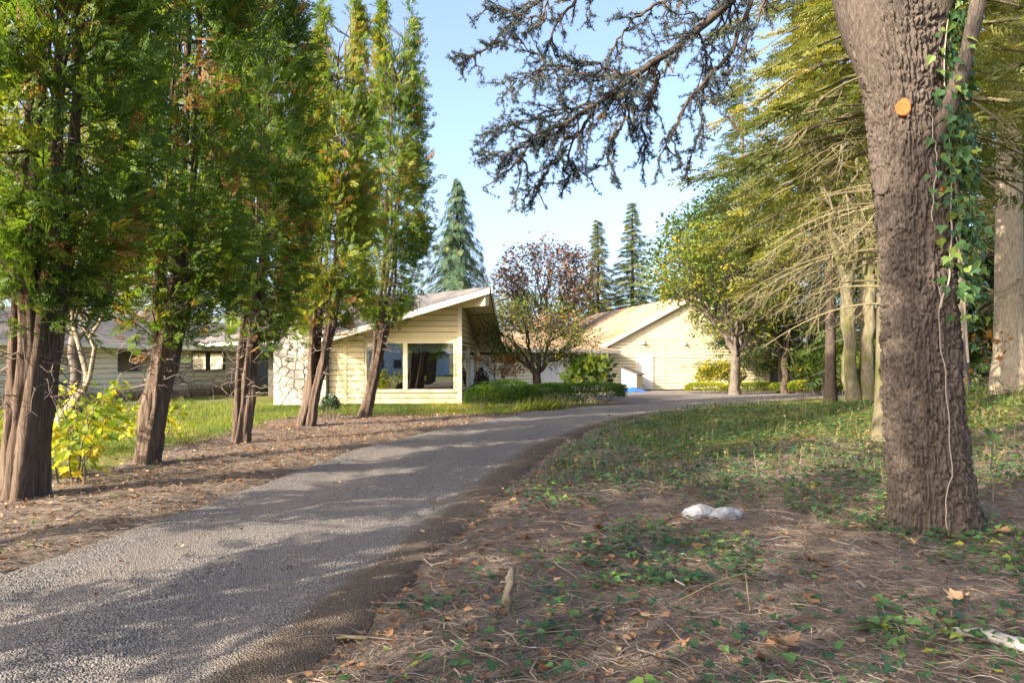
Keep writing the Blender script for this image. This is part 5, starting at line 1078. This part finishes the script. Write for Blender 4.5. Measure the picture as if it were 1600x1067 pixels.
# twigs: curved dead stems
tw = MB(); x, y = rand_pts(19000, -5.5, 9, 2.3, 12.5, rg, 1.35); sd = road_sd(x, y); k = vis(x, y) & (sd > .05) & ((x > -1.5) | (rg.random(len(x)) < .5)); x, y = x[k], y[k]; zz = gz(x, y)
dens = fbm(x * .9, y * .9, 0, 61, 3); k = (dens > .38) | (rg.random(len(x)) < .4); x, y, zz = x[k], y[k], zz[k]
for i in range(len(x)):
    a = rg.normal(0, 1.0) if rg.random() < .6 else rg.uniform(0, 6.28); L = rg.uniform(.08, .5) * (1.4 if rg.random() < .12 else .75); t = np.linspace(-.5, .5, 5); cv = rg.normal(0, .8); ang = a + cv * t + rg.normal(0, .28, 5)
    st = np.stack([np.cos(ang), np.sin(ang)], -1) * L / 4; xy = np.array([x[i], y[i]]) + np.cumsum(st, 0); hgt = .006 + .05 * rg.random() * np.abs(np.sin(t * 3 + rg.uniform(0, 3)))
    tube(tw, np.stack([xy[:, 0], xy[:, 1], zz[i] + .012 + hgt], -1), np.linspace(1, .5, 5) * rg.choice([.002, .003, .0045, .008], p=[.42, .38, .16, .04]), 3, np.clip(rg.normal(.5, .22), 0, 1), cap=False)
o = tw.build('twig_litter', M['twig'], None, True); o["kind"] = "stuff"; o["label"] = "grey dead twigs and vines strewn over the soil"
# ivy carpet
def ivy_patch(n, x0, x1, y0, y1, thr, size, sd_min, seed, name, label, mat='ivy', near_thin=True):
    x, y = rand_pts(n, x0, x1, y0, y1, rg, 1.35); sd = road_sd(x, y); dn = fbm(x * .75, y * .75, 0, seed, 4) + .028 * (y - 6) * near_thin + .02 * (x - 3) * near_thin
    k = vis(x, y) & (sd > sd_min) & (dn > thr + rg.normal(0, .03, n)); x, y = x[k], y[k]; n = len(x)
    patch = fbm(x * 1.6, y * 1.6, 0, seed + 9, 3); tint = np.clip(rg.normal(.38, .2, n) + (patch - .45) * .9, 0, 1)
    if len(x) > 30000: x, y, tint = x[:30000], y[:30000], tint[:30000]
    n = len(x); put(name, IVY_S if n > 8000 else IVY, x, y, rg.uniform(.015, .10, n) * (1 + .6 * (y > 8)), flatd(n), upn(n, .38), rg.uniform(.6, 1.4, n) * size, tint, mat, label)
ivy_patch(75000, .2, 17, 2.4, 24, .46, .075, .45, 71, 'ground_ivy', 'ivy carpet spreading over the ground at the right')
ivy_patch(5200, -1.0, 8, 2.4, 9.0, .455, .062, .25, 75, 'ivy_sprigs', 'scattered ivy sprigs in the litter of the foreground', near_thin=False)
ivy_patch(900, -5.6, -3.0, 5.5, 12, .50, .05, .3, 79, 'verge_weeds', 'low weeds and ivy on the verge left of the drive', 'weed', False)
# weeds standing beyond the ivy, and dry stems
x, y = rand_pts(5000, 0, 18, 9.5, 27, rg, .9); sd = road_sd(x, y); k = vis(x, y) & (sd > .5) & (fbm(x * .9, y * .9, 0, 83, 3) + .01 * y > .52); x, y = x[k], y[k]; n = len(x)
d = np.stack([rg.normal(0, .4, n), rg.normal(0, .4, n), np.ones(n)], -1); put('weeds', BLADE, x, y, 0.0, d, rg.normal(size=(n, 3)), np.stack([rg.uniform(.10, .38, n)] + [rg.uniform(.12, .3, n)] * 2, -1), np.clip(rg.normal(.5, .25, n), 0, 1), 'weed', 'low weeds and dry stems beyond the ivy')
x, y = rand_pts(2000, .3, 14, 8, 22, rg, .9); sd = road_sd(x, y); k = vis(x, y) & (sd > .35) & (fbm(x * .8, y * .8, 0, 87, 3) > .44); x, y = x[k], y[k]; zz = gz(x, y); st = MB(); lp = []
for i in range(len(x)):
    h_ = rg.uniform(.12, .42); v = np.array([rg.normal(0, .18), rg.normal(0, .18), 1]) * h_; q_ = bez((x[i], y[i], zz[i]), np.array([x[i], y[i], zz[i]]) + v, .04, 4, rg, .03); tube(st, q_, np.linspace(.004, .0018, 4), 3, rg.random(), cap=False)
    for _ in range(rg.integers(1, 5)): lp.append(q_[rg.integers(1, 4)] + rg.normal(0, .03, 3))
o = st.build('dry_stems', M['deadbranch'], None); o["kind"] = "stuff"; o["label"] = "thin dry weed stems standing at the bend of the drive"
lp = np.array(lp); m = MB(); n = len(lp); scatter(m, LEAF2[0], LEAF2[1], lp, frames(rg.normal(size=(n, 3)), rg.normal(size=(n, 3)) + [0, 0, 1]), rg.uniform(.03, .075, n), np.clip(rg.normal(.6, .25, n), 0, 1)); o = m.build('weed_leaves', M['weed']); o["kind"] = "stuff"; o["label"] = "small leaves on the dry weed stems"
# lawn behind the conifers and by the house
x, y = rand_pts(78000, -19, 1, 7.5, 27, rg, 1.0); sd = road_sd(x, y); edge = -6.3 + (fbm(x, y, 0, 31, 3) - .5) * 1.6
k = vis(x, y) & (sd > .35) & ((x < edge) | (y > 21)) & ~((y > 26.2) & (x > -9.2)); x, y = x[k], y[k]; n = len(x)
d = np.stack([rg.normal(0, .55, n), rg.normal(0, .55, n), np.ones(n)], -1); pt = fbm(x * .5, y * .5, 0, 91, 3)
put('lawn_grass', BLADE, x, y, 0.0, d, rg.normal(size=(n, 3)), np.stack([rg.uniform(.07, .2, n) * (.7 + pt)] + [rg.uniform(.09, .2, n)] * 2, -1), np.clip(rg.normal(.45, .16, n) + (pt - .45) * 1.4, 0, 1), 'grass', 'rough sunlit grass between the conifers and the house')
n = 2600; s = rg.uniform(-3, 14.5, n); off = rg.uniform(.1, .9, n); xy = WO + np.outer(s, WD) + np.outer(off, WN); d = np.stack([rg.normal(0, .3, n), rg.normal(0, .3, n), np.ones(n)], -1)
put('dry_grass', BLADE, xy[:, 0], xy[:, 1], 0.0, d, rg.normal(size=(n, 3)), np.stack([rg.uniform(.3, .75, n)] + [rg.uniform(.25, .5, n)] * 2, -1), rg.random(n), 'dry_grass', 'tall dry grass along the foot of the cream wing')
n = 900; x = rg.normal(1.1, .5, n); y = rg.normal(24.0, .22, n) + (x - 1.1) * .75 - .25; d = np.stack([rg.normal(.5, .4, n), rg.normal(-.3, .3, n), np.ones(n)], -1)
put('long_grass', BLADE, x, y, 0.0, d, rg.normal(size=(n, 3)), np.stack([rg.uniform(.2, .6, n)] + [rg.uniform(.15, .3, n)] * 2, -1), rg.uniform(.2, .9, n), 'grass', 'long loose grass leaning against the box hedge')
# leaf litter under the conifers and on the right
x, y = rand_pts(26000, -6.6, 12, 2.4, 24, rg, 1.1); sd = road_sd(x, y); k = vis(x, y) & (sd > .02) & ((x < 1.0) | (rg.random(len(x)) < .45)); x, y = x[k], y[k]; n = len(x)
put('leaf_litter', CURL, x, y, rg.uniform(.004, .03, n), flatd(n), upn(n, .35), rg.uniform(.025, .075, n) * (1 + .012 * y), np.clip(rg.normal(.45, .25, n), 0, 1), 'dead_leaf', 'small brown dead leaves littering the verges')
n = 420; x, y = rand_pts(n * 3, -3.5, 16, 3, 38, rg, 1.0); sd = road_sd(x, y); k = (sd < .0); x, y = x[k], y[k]; n = len(x); m = MB()
scatter(m, CURL[0], CURL[1], np.stack([x, y, rz_(x, y, road_sd(x, y)) + .01], -1), frames(flatd(n), upn(n, .3)), rg.uniform(.03, .07, n), np.clip(rg.normal(.55, .25, n), 0, 1)); o = m.build('drive_leaves', M['dead_leaf']); o["kind"] = "stuff"; o["label"] = "few dry leaves blown onto the drive"
# loose gravel on the drive
x, y = rand_pts(60000, -4.4, 3, 2.3, 18, rg, 1.9); sd = road_sd(x, y); cover = fbm(x * .9, y * .45, 0, 97, 3); k = vis(x, y) & (sd < .25 * rg.random(len(x)) ** 2) & (cover + .12 * rg.normal(size=len(x)) > .43) & (x < np.interp(y, [2, 4.5, 6.5, 13, 18], [-1.5, -1.25, -.85, .35, 2]) + .35 * rg.normal(size=len(x))); x, y, sd = x[k], y[k], sd[k]; n = len(x); m = MB()
scatter(m, OCT[0], OCT[1], np.stack([x, y, rz_(x, y, sd) + .002], -1), frames(flatd(n), upn(n, .3)), rg.uniform(.003, .013, n) * (1 + .02 * y), np.clip(rg.normal(.45, .22, n), 0, 1)); o = m.build('gravel', M['gravel']); o["kind"] = "stuff"; o["label"] = "loose grey gravel on the drive"
# single large fallen leaves
for k, (px, py, s_, t_, lab) in enumerate(((1492, 952, .17, .9, 'large pale tan fallen leaf near the bleached branch'), (1215, 1010, .20, .7, 'large folded pink-brown fallen leaf at the bottom right'), (1270, 950, .16, .6, 'curled tan fallen leaf in the middle of the right foreground'), (1430, 855, .10, .95, 'small cream fallen leaf at the foot of the big trunk'),
                                           (1300, 895, .15, .35, 'rusty fallen leaf left of the big trunk foot'), (945, 827, .14, .35, 'rusty fallen leaf left of the white rocks'), (830, 852, .14, .4, 'orange-brown fallen leaf near the stub, at the drive edge'), (672, 788, .13, .45, 'lone brown fallen leaf on the drive'), (1270, 885, .13, .3, 'dark rusty fallen leaf in the ivy before the trunk'), (1555, 840, .18, .85, 'tan fallen leaf right of the big trunk foot'), (1090, 862, .12, .6, 'brown fallen leaf just below the white rocks'), (1205, 1035, .11, .1, 'dark red fallen leaf at the bottom edge'))):
    d = 1707.0 / (py - HOR); x, y = (px - 800) / FPX * d, d; zb = float(gz(x, y)) if road_sd(np.array([x]), np.array([y]))[0] > 0 else float(rz_(np.array([x]), np.array([y]), road_sd(np.array([x]), np.array([y])))[0]); r = np.random.default_rng(500 + k)
    v = MAPLE[0].copy() * s_; v[:, 2] = np.abs(v[:, 1]) * r.uniform(.25, .8) + .25 * v[:, 0] ** 2 / s_ + r.normal(0, .012, len(v)); a = r.uniform(0, 6.28); c_, s2 = math.cos(a), math.sin(a)
    v[:, :2] = v[:, :2] @ np.array([[c_, s2], [-s2, c_]]); m = MB(); m.add(v + [x, y, zb + .03], None, MAPLE[1], t_); tag(m.build('fallen_leaf', M['dead_leaf'], None, True), lab, 'leaf', 'large fallen leaves')
# white rocks, stub, sticks
def rock(name, label, c, r_, seed, mat='rock', rot=0.0):
    k = 16; u, v = np.meshgrid(np.linspace(0, 2 * np.pi, k, endpoint=False), np.linspace(-.5 * np.pi, .5 * np.pi, k // 2)); d = np.stack([np.cos(u) * np.cos(v), np.sin(u) * np.cos(v), np.sin(v)], -1)
    f = .62 + .75 * fbm(d[..., 0] * 1.3 + seed, d[..., 1] * 1.3, d[..., 2] * 1.3, seed, 3) + .45 * (fbm(d[..., 0] * 4 + seed, d[..., 1] * 6, d[..., 2] * 6, seed, 2) - .4); W = d * f[..., None] * np.array(r_); co, si = math.cos(rot), math.sin(rot)
    W = np.stack([W[..., 0] * co - W[..., 1] * si, W[..., 0] * si + W[..., 1] * co, W[..., 2]], -1) + np.array(c); i = (np.arange(k // 2 - 1)[:, None] * k + np.arange(k)[None]).ravel(); j = (np.arange(k // 2 - 1)[:, None] * k + ((np.arange(k) + 1) % k)[None]).ravel()
    m = MB(); m.add(W.reshape(-1, 3), np.stack([i, j, j + k, i + k], -1)); return tag(m.build(name, M[mat], None, False), label, 'rock', 'white rocks in the litter')
c = P(1094, 800, 7.15); rock('rock', 'whitish rock in the litter, left of the pair', (c[0], c[1], float(gz(c[0], c[1])) + .02), (.23, .13, .085), 2, 'rock', .5)
c = P(1132, 800, 7.10); rock('rock', 'whitish pointed rock in the litter, right of the pair', (c[0], c[1], float(gz(c[0], c[1])) + .02), (.22, .10, .085), 7, 'rock', .35)
def stick(name, label, cat, pts, rad, mat, n=9, amp=.006, seed=1):
    pts = np.array(pts, float); t = np.linspace(0, 1, 26); k = np.linspace(0, 1, len(pts)); L = np.stack([np.interp(t, k, pts[:, c_]) for c_ in range(3)], -1); m = MB(); tube(m, L, np.interp(t, np.linspace(0, 1, len(rad)), rad), n, .6); v = m.v[0]; ce = np.repeat(L, n, 0)
    v += nrm(v - ce) * ((fbm(v[:, 0] * 30, v[:, 1] * 30, v[:, 2] * 30, seed) - .44) * amp * 2)[:, None]; return tag(m.build(name, M[mat], None, True), label, cat)
def gp3(px, py, dz=0.0):
    d = 1707.0 / (py - HOR); x, y = (px - 800) / FPX * d, d; return np.array([x, y, float(gz(x, y)) + dz])
a = gp3(793, 962); stick('stub', 'short broken stub standing upright in the litter by the drive', 'stump', [a + [0, 0, -.05], a + [.0, .0, .08], a + [.018, .02, .19], a + [.03, .03, .27]], [.034, .030, .028, .020], 'bark_grey', 12, .022)
a = gp3(1478, 990, .02); b = gp3(1545, 1005, .035); c = gp3(1640, 1030, .04); stick('bleached_branch', 'bleached white branch lying at the bottom right edge', 'branch', [a, (a + b) / 2 + [0, 0, .01], b, c], [.012, .03, .034, .042], 'bleached', 10, .016, 3)
a = gp3(507, 992, .03); b = gp3(575, 1008, .03); stick('stick', 'pale broken stick lying at the soil edge of the drive', 'stick', [a, (a + b) / 2 + [0, 0, .01], b], [.006, .009, .010], 'deadbranch', 7, .003, 4)
a = gp3(1165, 918, .03); b = gp3(1172, 960, .04); c = gp3(1060, 940, .02); stick('bent_twig', 'bent pale twig in the middle of the right foreground', 'twig', [c, (c + a) / 2 + [0, 0, .06], a + [0, 0, .08], b], [.005, .006, .006, .004], 'deadbranch', 6, .002, 5)
# red-leaved seedling by the trunk
crown_tree('red_seedling', 'thin red-leaved seedling just right of the big trunk', 'sapling', (5.35, 7.6), .9, .008, [((5.3, 7.6, 1.75), (.25, .2, .25))], 14, 2, MAPLE, .065, (.05, .05, .05), 'leaf_orange', 'bark_grey', 611, 2, 2, tint=(.2, .1))
